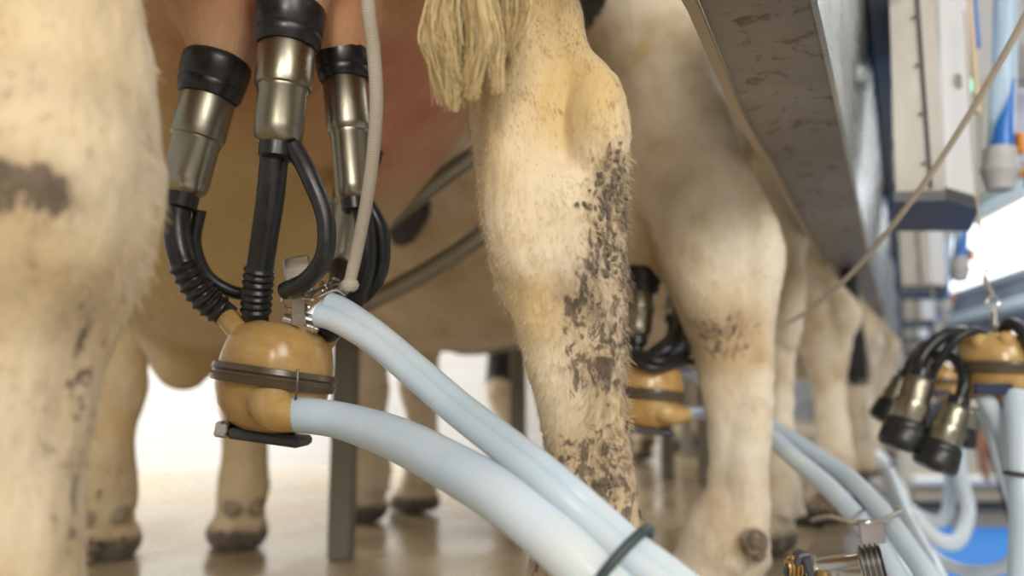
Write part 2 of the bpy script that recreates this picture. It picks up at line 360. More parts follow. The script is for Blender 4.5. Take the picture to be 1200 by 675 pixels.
labs = ['blue and clear milk line with a grey cup beside the nearest cabinet', 'blue milk line with grey cup beside the second cabinet', 'small blue milk line with grey cup beside the third cabinet', 'farthest small blue milk line near the fourth cabinet']
for i in range(4):
    D = CD + .08 + 1.05 * i
    b = row(.158 + CX, D, .655)
    t = thing('milk_line', b, labs[i], 'pipe', 'blue milk lines beside the cabinets')
    tp = b + Vector((.055, 0, .34)); top_ = b + Vector((.10, 0, 1.0))
    MB().lathe(b, Vector((.09, 0, 1)), [(0, .006), (.004, .021), (.03, .026), (.034, .029), (.042, .029), (.046, .026), (.075, .025), (.08, .018)], 24).build('cup', M_GREY, t)
    MB().tube([b + Vector((.006,0,.075)), b + Vector((.018,0,.16)), b + Vector((.034,.0,.30)), b + Vector((.10,0,.95))], [.020,.019,.019,.021]).build('clear_tube', M_BLUEW, t)
    MB().tube([b + Vector((.006,-.006,.076)), b + Vector((.012,-.008,.12)), b + Vector((.028,-.016,.19))], [.0192,.0145,.003]).build('blue_tube', M_BLUE, t)
    MB().box(b + Vector((-.012,.02,.62)), (.022, .012, .72), X=(1,0,0), Y=(0,1,-.0), bev=.003).build('blue_strip', M_BLUE, t)
    MB().box(b + Vector((.036,.0,.082)), (.012, .03, .036), bev=.003).build('orange_clip', mat('orange_clip', (.75,.28,.03), .4), t)
    MB().box(b + Vector((-.032,-.01,.30)), (.012, .01, .34), bev=.003).build('guide_strip', mat('tan_strip', (.55,.42,.28), .4), t)
    MB().tube([b + Vector((.07,-.05,.5)), b + Vector((.05,-.04,.2)), b + Vector((.02,-.035,.0))], .002, 8).build('wire', M_DARK, t)
# machine panel beyond the milk lines
t = thing('machine_panel', P(1196, 205, 2.6), 'pale lavender machine panel with an orange lower edge at the upper right', 'panel')
c = P(1206, 150, 2.6)
MB().box(c, (.20, .04, .26), X=(1, .2, .12), Y=(0,1,0), bev=.008).build('panel_face', mat('lavender_panel', (.52,.53,.66), .4), t)
MB().box(c + Vector((0, .03, .55)), (.03, .02, .86)).build('hanger', M_GREY, t, smooth=False)
MB().box(P(1206, 203, 2.58), (.22, .06, .022), X=(1, .2, .12), Y=(0,1,0), bev=.004).build('orange_edge', mat('orange_edge', (.62,.27,.06), .4), t)
t = tag(MB().lathe(P(1213, 95, 2.4), (0, 0, 1), [(-.01,.001),(0, .05), (.01, .055), (.10, .055), (.11, .05), (.12, .012), (.7, .012), (.71, .002)], 28).build('grey_drum', M_GREY), 'small grey drum high at the right edge of the picture', 'drum')

# ---------------------------------------------------------------- stall metalwork
g = MB().tube([P(405, 290, 1.42), P(440, 268, 1.40), P(500, 222, 1.36), P(560, 178, 1.34), P(592, 160, 1.33), P(612, 172, 1.32), P(610, 205, 1.32), P(590, 240, 1.32), P(560, 278, 1.33), P(500, 318, 1.36), P(440, 350, 1.38), P(400, 368, 1.40)], .0168, 16)
tag(g.build('stall_divider', M_GALV), 'looped galvanised pipe between the first and second cow', 'pipe')
def post(px, D, w_, zt, label, m=M_POST):
    b = P(px, 465, D); b.z = 0
    t = thing('stall_post', b, label, 'post', 'steel stall posts')
    MB().box((b.x, b.y, zt / 2), (w_, w_, zt), bev=.004).build('post', m, t)
    MB().box((b.x, b.y, zt - .002), (w_ + .006, w_ + .006, .006), bev=.002).build('end_cap', m, t); return t
post(405, 1.66, .048, .46, 'square steel post standing behind the milking claw')
post(607, 2.6, .052, .56, 'square steel post between the second and third cow, left of the muddy leg')
post(780, 3.25, .05, .5, 'dark steel post right of the muddy foreground leg')
post(803, 4.4, .055, .6, 'pale farther post just left of the second cow hind leg', M_GALV)
post(824, 3.1, .05, .6, 'dark post half hidden by the second cow hind leg')
g = MB().tube([P(668, 396, 2.7), P(620, 402, 2.56), P(560, 410, 2.5), P(533, 408, 2.5), P(528, 396, 2.55), P(545, 388, 2.65)], .016)
tag(g.build('stall_rail', M_GALV), 'low curved rail crossing the post behind the second cow', 'rail')

# ---------------------------------------------------------------- cows: smooth field surfaces
def vnoise(p, s, seed=0):
    q = p * s + seed * 17.13; i = np.floor(q).astype(np.int64); f = q - i; f = f*f*(3-2*f)
    def h(a, b, c):
        n = (a*73856093) ^ (b*19349663) ^ (c*83492791) ^ (seed*2654435)
        n = (n ^ (n >> 13)) * 1274126177 & 0x7fffffff
        return ((n ^ (n >> 16)) & 0xffff) / 65535.0
    r = 0
    for dx in (0,1):
        for dy in (0,1):
            for dz in (0,1):
                wgt = (f[:,0] if dx else 1-f[:,0]) * (f[:,1] if dy else 1-f[:,1]) * (f[:,2] if dz else 1-f[:,2])
                r = r + wgt * h(i[:,0]+dx, i[:,1]+dy, i[:,2]+dz)
    return r * 2 - 1
class Field:
    def __init__(s, lo, hi, h):
        s.h = h; s.lo = np.array(lo, float); n = np.ceil((np.array(hi) - s.lo) / h).astype(int) + 1; s.n = n
        s.F = np.full(n, .2, np.float32); s.ax = [s.lo[i] + np.arange(n[i]) * h for i in range(3)]
    def _win(s, lo, hi):
        a = np.maximum(np.floor((lo - s.lo) / s.h).astype(int), 0); b = np.minimum(np.ceil((hi - s.lo) / s.h).astype(int) + 1, s.n)
        return [slice(a[i], b[i]) for i in range(3)] if (b > a).all() else None
    def seg(s, a, b, ra, rb, k=.02, sc=(1,1,1)):
        a = np.array(a, float); b = np.array(b, float); sc = np.array(sc, float); R = max(ra, rb)
        mg = R / sc + k + 3 * s.h
        W = s._win(np.minimum(a, b) - mg, np.maximum(a, b) + mg)
        if W is None: return
        g = np.meshgrid(*[s.ax[i][W[i]] for i in range(3)], indexing='ij', sparse=True)
        ba = (b - a) * sc; q = [(g[i] - a[i]) * sc[i] for i in range(3)]
        t = np.clip((q[0]*ba[0] + q[1]*ba[1] + q[2]*ba[2]) / max(ba @ ba, 1e-9), 0, 1)
        d = np.sqrt((q[0]-t*ba[0])**2 + (q[1]-t*ba[1])**2 + (q[2]-t*ba[2])**2) - (ra + (rb - ra) * t)
        d = (d / max(1, sc.max()**.5)).astype(np.float32); F = s.F[tuple(W)]
        hh = np.clip(k - np.abs(F - d), 0, None) / k
        s.F[tuple(W)] = np.minimum(F, d) - hh * hh * k * .25
    def chain(s, pts, k=.02, sc=(1,1,1), sm=4):
        if sm and len(pts) > 2:
            c = smooth_path([Vector(p[:3]) for p in pts], sm); r = resamp([p[3] for p in pts], sm)
        else: c = [Vector(p[:3]) for p in pts]; r = [p[3] for p in pts]
        for i in range(len(c) - 1): s.seg(c[i], c[i+1], max(r[i], .003), max(r[i+1], .003), k, sc)
    def mesh(s):
        s.F = np.maximum(s.F, (-(s.ax[2] - .001))[None, None, :].astype(np.float32)); F = s.F; ins = F < 0
        c = np.zeros(np.array(F.shape) - 1, np.int8)
        offs = [(x, y, z) for x in (0,1) for y in (0,1) for z in (0,1)]
        for x, y, z in offs: c += ins[x:F.shape[0]-1+x, y:F.shape[1]-1+y, z:F.shape[2]-1+z]
        I = np.argwhere((c > 0) & (c < 8)); vid = np.full(c.shape, -1, np.int32); vid[tuple(I.T)] = np.arange(len(I))
        V = {o: F[I[:,0]+o[0], I[:,1]+o[1], I[:,2]+o[2]] for o in offs}
        acc = np.zeros((len(I), 3)); cnt = np.zeros(len(I))
        for o in offs:
            for ax in range(3):
                if o[ax] == 0:
                    p = list(o); p[ax] = 1; p = tuple(p); va, vb = V[o], V[p]; mk = (va < 0) != (vb < 0)
                    t = np.where(mk, va / np.where(va == vb, 1, va - vb), 0)
                    for k in range(3): acc[:, k] += np.where(mk, o[k] + (t if k == ax else 0), 0)
                    cnt += mk
        vert = s.lo + (I + acc / cnt[:, None]) * s.h
        faces = []
        for ax in range(3):
            sl = [slice(None)] * 3; sl2 = [slice(None)] * 3; sl[ax] = slice(0, -1); sl2[ax] = slice(1, None)
            A = ins[tuple(sl)]; B = ins[tuple(sl2)]; E = np.argwhere(A != B); u, v = (ax+1) % 3, (ax+2) % 3
            ok = (E[:,u] > 0) & (E[:,v] > 0) & (E[:,u] < c.shape[u]) & (E[:,v] < c.shape[v]); E = E[ok]; fl = A[tuple(E.T)]
            def g(du, dv):
                q = E.copy(); q[:,u] -= du; q[:,v] -= dv; return vid[tuple(q.T)]
            Q = np.stack([g(0,0), g(1,0), g(1,1), g(0,1)], 1); Q[~fl] = Q[~fl][:, ::-1]; faces.append(Q)
        Fq = np.concatenate(faces); return vert, Fq
def np_mesh(name, V, Q):
    me = bpy.data.meshes.new(name); me.vertices.add(len(V)); me.vertices.foreach_set('co', V.astype(np.float32).ravel())
    k = Q.shape[1]; me.loops.add(Q.size); me.loops.foreach_set('vertex_index', Q.astype(np.int32).ravel()); me.polygons.add(len(Q))
    me.polygons.foreach_set('loop_start', np.arange(0, Q.size, k, dtype=np.int32)); me.polygons.foreach_set('loop_total', np.full(len(Q), k, np.int32))
    me.update(calc_edges=True); me.shade_smooth(); return me
def vnormals(me):
    a = np.empty(len(me.vertices) * 3, np.float32); me.vertex_normals.foreach_get('vector', a); return a.reshape(-1, 3)

class Cow:
    def __init__(s, origin, heading, h, length=1.37, belly=0., tsh=.12, wid=1.):
        s.tsh = tsh; s.wid = wid
        s.O = Vector((origin[0], origin[1], 0)); H = Vector((heading[0], heading[1], 0)).normalized(); s.H = H; s.S = Vector((-H.y, H.x, 0))   # S = the cow's left
        s.claws = []; s.h = h; s.F = Field((-.42, -.52, -.01), (2.55, .52, 1.55), h); s.Ln = length
        s.ang = math.atan2(H.y, H.x); s.torso(belly)
    def loc(s, p):
        d = Vector(p) - s.O; return (d.dot(s.H), d.dot(s.S), d.z)
    def wpts(s, V): return np.array(s.O) + V[:, :1] * np.array(s.H) + V[:, 1:2] * np.array(s.S) + V[:, 2:] * np.array([0,0,1])
    def torso(s, bl):
        F = s.F; Lf = s.Ln
        # trunk: centre x, z, half width, half height
        T = s.tsh; rows = [(-.06, 1.12, .15, .15), (.06, 1.10, .23, .22), (.25, 1.04, .28, .29), (.50, .97 - bl*.5, .33, .36), (.80, .93 - bl, .355, .41), (1.08, .94 - bl, .33, .40), (1.33, .98 - bl*.5, .26, .36), (1.52, 1.05, .19, .28)]
        xs = [max(r[0], T + (r[0]+.06)*.5) * Lf / 1.37 if r[0] < .3 else r[0] * Lf / 1.37 for r in rows]; z = resamp([r[1] for r in rows], 4); w_ = resamp([r[2] * s.wid for r in rows], 4); hh = resamp([r[3] for r in rows], 4); x = resamp(xs, 4)
        for i in range(len(x) - 1):
            sc = hh[i] / w_[i]; F.seg((x[i], 0, z[i]), (x[i+1], 0, z[i+1]), hh[i], hh[i+1], .05, (1, sc, 1))
        F.chain([(T-.05, 0, 1.32, .045), (T+.15, 0, 1.36, .05), (.7, 0, 1.33, .05), (1.2, 0, 1.33, .06), (1.5, 0, 1.33, .07)], .08)      # spine
        for sg in (1, -1): F.seg((T+.16, .2*sg, 1.30), (T+.03, .14*sg, 1.24), .05, .045, .08); F.seg((1.30*Lf/1.37, .17*sg, 1.18), (1.42*Lf/1.37, .17*sg, .88), .09, .11, .08)
        n = Lf + .15
        F.chain([(n, 0, 1.12, .20), (n+.2, 0, 1.18, .145), (n+.42, 0, 1.28, .12), (n+.55, 0, 1.32, .115)], .08)          # neck
        F.chain([(n+.55, 0, 1.33, .11), (n+.66, 0, 1.27, .105), (n+.78, 0, 1.15, .075), (n+.85, 0, 1.06, .068), (n+.87, 0, 1.03, .062)], .04)
        for sg in (1, -1): F.seg((n+.54, .09*sg, 1.36), (n+.50, .21*sg, 1.35), .025, .02, .02, (1.6,1,1)); F.seg((n+.54, .11*sg, 1.35), (n+.51, .19*sg, 1.34), .04, .035, .02, (2,1,1)); F.seg((n+.60, .05*sg, 1.38), (n+.60, .06*sg, 1.40), .035, .03, .03)
        F.seg((n+.87, -.02, 1.04), (n+.87, .02, 1.04), .05, .05, .02)
    def foot(s, fx, fy, rear=True, sc=1.0, toe=0.):
        F = s.F; b = -1
        for sg in (1, -1):
            F.chain([(fx-.035, fy+.024*sg*sc, .035, .030*sc), (fx+.02, fy+.026*sg*sc, .034, .032*sc), (fx+.085, fy+.020*sg*sc, .012, .014)], .006)
            F.seg((fx-.072, fy+.022*sg*sc, .098), (fx-.082, fy+.024*sg*sc, .088), .015*sc, .010*sc, .010)
        s.claws += [(fx-.076, fy+.023*q_*sc, .094) for q_ in (1, -1)]
        F.chain([(fx-.005, fy, .045, .040*sc), (fx-.025, fy, .085, .038*sc), (fx-.045, fy, .13, .040*sc)], .018)
    def hind_leg(s, fx, fy, sc=1.0, lower=True, out=0.0):
        F = s.F; sg = 1 if fy > 0 else -1
        if lower:
            s.foot(fx, fy, True, sc)
            F.chain([(fx-.045, fy, .13, .040*sc), (fx-.045, fy, .20, .033*sc), (fx-.04, fy, .32, .031*sc), (fx-.035, fy, .42, .038*sc), (fx-.02, fy, .49, .050*sc), (fx+.01, fy, .56, .052*sc), (fx+.06, fy*1.02, .64, .060*sc)], .02)
            F.chain([(fx-.06, fy, .38, .019*sc), (fx-.08, fy, .48, .026*sc), (fx-.095, fy, .53, .031*sc), (fx-.07, fy, .59, .018*sc), (fx-.02, fy, .68, .025), (fx+.06, fy, .78, .05)], .014)
        F.chain([(fx+.06, fy, .64, .06*sc), (fx+.13, fy*1.05+.02*sg, .76, .072), (fx+.20, fy*.9+.06*sg, .90, .12), (s.tsh+.16, .14*sg, 1.02, .16)], .05)
        F.chain([(fx+.07, fy, .80, .06), (s.tsh+.04, fy*.8+.03*sg, .93, .10), (s.tsh+.07, .13*sg, 1.08, .14)], .06)
    def front_leg(s, fx, fy, sc=1.12):
        F = s.F; sg = 1 if fy > 0 else -1; ex = s.Ln - .02
        s.foot(fx, fy, False, sc)
        F.chain([(fx-.045, fy, .13, .036*sc), (fx-.04, fy, .19, .030*sc), (fx-.03, fy, .27, .030*sc), (fx-.015, fy, .33, .041*sc), (fx-.01, fy, .38, .041*sc), (fx-.015, fy, .46, .040*sc), (fx-.02, fy*.97, .55, .052*sc), ((fx-.04+ex)/2, fy*.9, .68, .075), (ex-.02, .13*sg, .86, .12)], .03)
    def udder(s, c, r, teats=()):
        F = s.F; F.seg(c, c, r[2], r[2], .05, (r[2]/r[0], r[2]/r[1], 1)); 
        for t in teats: F.chain([(t[0], t[1], c[2]-r[2]*.3, .050), (t[0], t[1], t[2]+.035, .026), (t[0], t[1], t[2]+.0, .017), (t[0], t[1], t[2]-.03, .013)], .03, sm=0)
    def finish(s, label, blacks=(), muds=(), pinks=(), yels=(), fur=.0010, smoothw=0, name='dairy_cow', muscle=.006, legmud=.5):
        V, Q = s.F.mesh(); s.F.F = None; me = np_mesh('body', V, Q)
        W = s.wpts(V); nrm = vnormals(me)
        d = muscle * vnoise(V, 9, 1) * .5 + .0022 * vnoise(V, 34, 2) + fur * vnoise(V * np.array([1,1,.35]), 160, 3) + fur * vnoise(V * np.array([1,1,.45]), 85, 4)
        V = V + nrm * d[:, None]; V[:, 2] = np.maximum(V[:, 2], .0005); W = s.wpts(V)
        def msk(lst, amp=.35, fr=16, soft=.12):
            r = np.zeros(len(V))
            for it in lst:
                c, rad = np.array(it[0], float), np.array(it[1], float) if hasattr(it[1], '__len__') else it[1]; val = it[2] if len(it) > 2 else 1.
                q = np.sqrt((((W - c) / rad) ** 2).sum(1)) + amp * vnoise(W, fr, 5) + amp*.5 * vnoise(W, fr*3, 6)
                r = np.maximum(r, val * np.clip((1 - q) / soft + .5, 0, 1))
            return r
        B = msk(blacks, .22, 12, .05); B = np.maximum(B, .8 * np.clip((.050 - V[:, 2]) / .010, 0, 1));
        for c_ in s.claws: B = np.maximum(B, .55 * np.clip((1.25 - np.sqrt(((V - np.array(c_)) ** 2).sum(1)) / .021) / .4, 0, 1))
        Pk = msk(pinks, .15, 8, .9); Y = msk(yels, .3, 10, .8); M = msk(muds, .3, 18, .6)
        z = V[:, 2]; hoof = np.clip((.065 - z) / .012, 0, 1) * .9
        M = np.maximum(M, np.clip((.20 - z) / .14, 0, 1) * legmud * (1 + vnoise(V, 12, 9)) )
        M = np.clip(np.maximum(M, hoof), 0, 1.3)
        Y = np.clip(Y + .10 * np.clip((z - .4) / .3, 0, 1), 0, 1)
        col = np.stack([B, Pk, M, Y], 1).astype(np.float32)
        me.vertices.foreach_set('co', V.astype(np.float32).ravel()); me.update()
        at = me.attributes.new('mask', 'FLOAT_COLOR', 'POINT'); at.data.foreach_set('color', col.ravel()); me.materials.append(M_COW)
        t = thing(name, s.O, label, 'cow', 'dairy cows standing in a row'); t.rotation_euler = (0, 0, s.ang)
        o = bpy.data.objects.new('body', me); C.objects.link(o); o.parent = t
        s.t = t; s.body = o; s.V = V; s.W = W; s.nrm = vnormals(me); s.col = col; return t
    def hair(s, sel, count, ln, wd, name='coat_hair', down=.75, spread=.35, clump=.5):
        idx = np.nonzero(sel)[0]; 
        if not len(idx): return
        idx = RNG.choice(idx, count); jit = RNG.normal(0, s.h * .4, (count, 3))
        nr = s.nrm[idx]; jit -= nr * (jit * nr).sum(1)[:, None]; p = s.V[idx] + jit - nr * .001
        cl = np.stack([vnoise(p, 55, 21), vnoise(p, 55, 22), vnoise(p, 55, 23)], 1); lo = np.stack([vnoise(p, 12, 24), vnoise(p, 12, 25), vnoise(p, 12, 26)], 1)
        dn = np.array([-.15, 0, -1.]); dd = dn * down + nr * .38 + cl * clump + lo * .35 + RNG.normal(0, spread, (count, 3)) * .5
        dd /= np.linalg.norm(dd, axis=1)[:, None]; L_ = ln * RNG.uniform(.5, 1.25, count)[:, None]
        side = np.cross(dd, nr + RNG.normal(0, .5, (count, 3))); side /= np.linalg.norm(side, axis=1)[:, None] + 1e-9
        p1 = p + dd * L_ * .55; bend = dd + np.array([0, 0, -.35]); p2 = p1 + bend * L_ * .45
        w0 = side * wd * .5
        V = np.stack([p - w0, p + w0, p1 + w0 * .75, p1 - w0 * .75, p2], 1).reshape(-1, 3)
        b = (np.arange(count) * 5)[:, None]; tri = np.concatenate([b + np.array([0,1,2]), b + np.array([0,2,3]), b + np.array([3,2,4])]) 
        me = np_mesh(name, V, tri); c = np.repeat(s.col[idx], 5, 0); hv = np.repeat(RNG.uniform(0, 1, count), 5)
        me.attributes.new('mask', 'FLOAT_COLOR', 'POINT').data.foreach_set('color', c.ravel().astype(np.float32))
        me.attributes.new('hv', 'FLOAT', 'POINT').data.foreach_set('value', hv.astype(np.float32)); me.materials.append(M_HAIR)
        o = bpy.data.objects.new(name, me); C.objects.link(o); o.parent = s.t; return o
def strands(name, roots, m, parent, wd=.0007, ang=0., O=Vector((0,0,0))):
    V = []; T = []; H = []
    for path, hv in roots:
        pts = smooth_path(path, 4); n = len(pts); b = len(V)
        sd = Vector((random.uniform(.4,1), random.uniform(-.6,.6), 0)).normalized()
        for i, p in enumerate(pts):
            k = wd * (1 - .75 * i / (n-1)); V += [p - sd*k, p + sd*k]; H += [hv, hv]
        for i in range(n-1): T.append((b+2*i, b+2*i+1, b+2*i+3, b+2*i+2))
    R = Matrix.Rotation(-ang, 3, 'Z'); V = np.array([R @ (v - O) for v in V]); me = np_mesh(name, V, np.array(T))
    me.attributes.new('hv', 'FLOAT', 'POINT').data.foreach_set('value', np.array(H, np.float32)); me.materials.append(m)
    o = bpy.data.objects.new(name, me); C.objects.link(o); o.parent = parent; return o

INS = [0, 0]
def pxchain(cow, rows, k=.02, sm=3):
    """rows: (y, x_left, x_right, D) read at a known distance, turned into centres and radii in metres"""
    pts = []
    for y, a, b, D in rows:
        a += INS[0]; b -= INS[1]; c = P((a+b)/2, y, D); r = (b - a) / 2 * D / F_PX; pts.append((*cow.loc(c), r))
    cow.F.chain(pts, k, sm=sm)
def pxballs(cow, rows, k=.02, sm=3):
    cow.F.chain([(*cow.loc(P(x, y, D)), r * D / F_PX) for x, y, D, r in rows], k, sm=sm)

# ---- first cow (foreground)
c1 = Cow((-.08, .52), (-.452, .892), .0055, belly=-.0, tsh=.10)
INS[:] = [9, 20]
D = .585
pxchain(c1, [(-150, 400, 700, .66), (-80, 455, 690, .64), (0, 505, 676, .61), (60, 534, 676, .59), (110, 546, 684, D), (150, 551, 690, D), (200, 557, 696, D), (250, 563, 700, D), (300, 574, 705, D), (350, 593, 710, D), (400, 611, 714, D), (450, 626, 718, D), (500, 636, 723, D), (550, 642, 728, D), (600, 645, 736, D), (650, 640, 742, D), (710, 634, 752, D), (770, 630, 758, D)], .015)
pxballs(c1, [(664, 0, .57, 17), (671, 60, .57, 18), (700, 104, .556, 27), (702, 148, .550, 32), (703, 195, .556, 29), (708, 250, .562, 22), (710, 300, .564, 21), (709, 400, .567, 21), (714, 500, .57, 21), (722, 600, .57, 21), (726, 700, .57, 24)], .009)
pxballs(c1, [(608, 170, .565, 24), (610, 240, .558, 34), (624, 310, .560, 30)], .018)      # inner hock knob
pxballs(c1, [(655, 215, .548, 18), (668, 262, .550, 22), (678, 330, .556, 22)], .014)
pxballs(c1, [(575, 40, .56, 30), (590, 110, .556, 20), (600, 170, .556, 18)], .02)
fr = c1.loc(P(694, 770, D)); c1.foot(fr[0] + .045, fr[1], True, 1.15)
c1.F.chain([(fr[0], fr[1], .19, .044), (fr[0], fr[1], .13, .046)], .02, sm=0)
a = c1.loc(P(560, -150, .66)); c1.F.chain([(a[0], a[1], a[2], .085), (a[0]+.1, a[1]-.01, a[2]+.12, .13), (.2, -.16, .98, .17)], .05)
c1.F.chain([(a[0]+.0, a[1], a[2]+.05, .07), (.12, -.15, 1.0, .14), (.17, -.13, 1.1, .15)], .06)
INS[:] = [0, 15]
D = .40
pxchain(c1, [(-200, -230, 150, .44), (-100, -160, 160, .42), (0, -112, 166, D), (60, -92, 172, D), (120, -80, 178, D), (200, -78, 180, D), (250, -75, 174, D), (300, -72, 160, D), (345, -70, 136, D), (400, -66, 112, D), (450, -66, 104, D), (500, -66, 98, D), (600, -68, 92, D), (700, -70, 88, D), (860, -75, 92, D)], .015)
fl = c1.loc(P(8, 900, D)); c1.foot(fl[0] + .045, fl[1], True, 1.12); c1.F.chain([(fl[0], fl[1], .19, .036), (fl[0], fl[1], .12, .045)], .02, sm=0)
pxballs(c1, [(50, 60, .385, 40), (40, 160, .37, 62), (45, 235, .37, 60), (30, 320, .385, 48)], .03)
a = c1.loc(P(-30, -200, .44)); c1.F.chain([(a[0], a[1], a[2], .085), (a[0]+.1, a[1]+.02, a[2]+.14, .12), (.2, .17, .98, .17)], .05)
c1.F.chain([(a[0], a[1], a[2], .07), (.12, .15, 1.0, .14), (.17, .13, 1.1, .15)], .06)
# front legs from the places their hooves stand
fL = c1.loc((-.825, 1.67, 0)); fR = c1.loc((-.585, 1.77, 0))
c1.front_leg(fL[0], fL[1], 1.22); c1.front_leg(fR[0], fR[1], 1.05)
c1.F.chain([(1.15, .0, .60, .14), (1.28, .02, .53, .10), (*c1.loc(P(222, 385, 1.62)), .058), (*c1.loc(P(216, 415, 1.62)), .032), (*c1.loc(P(214, 434, 1.62)), .010)], .05)
c1.F.chain([(.75, 0, .66, .20), (1.0, 0, .63, .18), (1.2, 0, .63, .16)], .08)
ud = c1.loc(P(335, -60, .84)); tips = [c1.loc(P(258, 66, .72)), c1.loc(P(343, 4, .68)), c1.loc(P(401, 58, .75)), c1.loc(P(428, 140, .95))]
c1.udder((ud[0]+.04, ud[1]+.0, .815), (.20, .18, .15), tips)
c1.F.seg(c1.loc(P(450, 40, 1.02)), c1.loc(P(452, 110, 1.06)), .085, .065, .06)
c1.finish('nearest cow, muddy cream hind legs either side of the front milking cluster',
    pinks=[(P(345, -60, .78), .17, .9), (P(470, 60, .95), (.10,.25,.16), 1.0), (P(255, 60, .74), .06, .6)],
    muds=[(P(722, 260, .57), (.022,.06,.05), 1.), (P(715, 330, .57), (.03,.06,.05), .95), (P(705, 385, .57), (.032,.06,.055), 1.0), (P(700, 480, .57), (.035,.06,.05), .6), (P(690, 560, .57), (.045,.06,.035), .95), (P(680, 650, .57), (.06,.06,.04), .95),
          (P(50, 235, .36), (.024,.08,.014), 1.3), (P(90, 500, .38), (.016,.1,.09), .8), (P(60, 420, .38), (.03,.1,.05), .35), (P(20, 60, .38), (.02,.1,.02), .8), (P(110, 130, .38), (.05,.1,.015), .5), (P(60, 340, .38), (.05,.1,.02), .6), (P(30, 560, .38), (.04,.1,.06), .5), (P(135, 560, 1.62), (.05,.1,.06), .7)],
    yels=[(P(680, 130, .56), .045, .8), (P(620, 360, .56), .04, .75), (P(560, 60, .6), .10, .45), (P(300, 300, 1.2), (.7,.9,.55), .85), (P(670, 265, .56), .015, 1.)], fur=.0010)
lp = c1.V; wl = c1.W
c1.hair((wl[:,1] < .68) & (wl[:,2] < .66) & (wl[:,0] > -.1) & (wl[:,2] > .1), 42000, .0050, .0005, clump=.25)
sel = (wl[:,1] < .68) & (wl[:,0] > .05) & (wl[:,2] < .49) & (wl[:,2] > .12)
c1.hair(sel, 9000, .010, .0006, 'long_leg_hair', spread=.6, clump=.8)
c1.hair((wl[:,1] < .55) & (wl[:,2] < .62) & (wl[:,0] < -.08) & (wl[:,2] > .05), 14000, .007, .0007, 'left_leg_hair')
# dried dung flakes clinging to the back of the leg: irregular thin crusts
M_MUD = mat('dried_dung', (.085,.065,.045), .85); setc(M_MUD, ramp(M_MUD, noise(M_MUD, 90, 4), [(.3, (.06,.045,.03)), (.7, (.26,.21,.15))]))
g = MB(); rnd = random.Random(3)
for _ in range(210):
    y = rnd.choice([rnd.gauss(245, 22), rnd.gauss(235, 22), rnd.gauss(310, 30), rnd.gauss(570, 35), rnd.uniform(200, 670)]); x = rnd.gauss(718 if y < 420 else 700, 14 if y < 420 else 30)
    tgt = np.array(P(x, y, .56)); cand = np.nonzero((np.abs(wl[:,0]-tgt[0]) < .006) & (np.abs(wl[:,2]-tgt[2]) < .006) & (wl[:,1] < .62))[0]
    if not len(cand): continue
    i = cand[np.argmin(wl[cand,1])]; p = Vector(wl[i]); R3 = Matrix.Rotation(c1.ang, 3, 'Z'); n_ = (R3 @ Vector(c1.nrm[i])).normalized(); u = (Vector((0,0,1)) - n_*n_.z).normalized(); v = n_.cross(u)
    s_ = rnd.uniform(.0006, .0025); k = 7; e_ = rnd.uniform(.8, 2.8); an = rnd.uniform(-.7, .7); u, v = u*math.cos(an) + v*math.sin(an), v*math.cos(an) - u*math.sin(an); ro = rnd.uniform(-.6,.6)
    r1 = [p + n_*.0005 + (u*math.sin(a)*e_ + v*math.cos(a+ro))*s_*rnd.uniform(.35,1.25) for a in [2*math.pi*j/k for j in range(k)]]
    tl_ = v * rnd.uniform(-.0015, .0015); r2 = [p + n_*rnd.uniform(.0008,.0018) + tl_ + (q_-p)*rnd.uniform(.75,1.0) for q_ in r1]; g.grid([r1, r2])
for f in [g]:
    R = Matrix.Rotation(-c1.ang, 3, 'Z'); g.v = [R @ (v - c1.O) + c1.O for v in g.v]; g.build('dung_crust', M_MUD, c1.t)['kind'] = 'stuff'
# tail with its switch
def tail(cow, tip_pts, core_r, m, cnt, wspread, lab, hvf=None):
    O = cow.O; path = [O + cow.H * (.06) + Vector((0,0,1.32)), O + cow.H * (-.07) + Vector((0,0,1.12)), O + cow.H * (-.08) + Vector((0,0,.95))] + tip_pts
    R = Matrix.Rotation(-cow.ang, 3, 'Z'); g = MB().tube(path, [.035, .028, .022] + core_r, 14); g.v = [R @ (v - O) + O for v in g.v]
    o = g.build('tail', M_COW, cow.t); me = o.data; c = np.tile(np.array([0, 0, .1, .5], np.float32), (len(me.vertices), 1)); me.attributes.new('mask', 'FLOAT_COLOR', 'POINT').data.foreach_set('color', c.ravel()); return o
tl = tail(c1, [P(545, -150, .50), P(552, -40, .50)], [.014, .008], None, 0, 0, '')
rt = []; rnd = random.Random(5)
clumps = [((540, -90), (512, 10), (508, 50), (522, 112), .9), ((545, -90), (530, 10), (528, 60), (532, 118), .85), ((548, -95), (545, 0), (545, 60), (545, 112), .9), ((552, -90), (556, 0), (562, 50), (552, 105), .8), ((556, -90), (572, 0), (580, 45), (582, 98), 1.0), ((560, -95), (585, -10), (592, 30), (590, 85), .75), ((562, -90), (600, -20), (606, 10), (600, 55), .7), ((548, -90), (520, -10), (520, 40), (540, 100), .85)]
for (a_, b_, c_, d_, hv) in clumps:
    cd = rnd.uniform(.485, .525)
    for k in range(520):
        dx, dd = rnd.gauss(0, 6.5), rnd.gauss(0, .007); e1, e2 = rnd.gauss(0, 5), rnd.choice([rnd.uniform(-60, 5), rnd.uniform(-15, 14)]); w1 = rnd.uniform(-7, 7); dx = dx * .75 + 3.0 * math.sin(k * .9)
        rt.append(([P(a_[0] + dx*.7, a_[1], cd + dd), P(b_[0] + dx, b_[1], cd + dd), P(c_[0] + dx*1.0 + w1, c_[1], cd + dd), P(d_[0] + dx*.35 + e1, d_[1] + e2, cd + dd)], min(1, max(0, hv * .6 + rnd.gauss(0, .22)))))
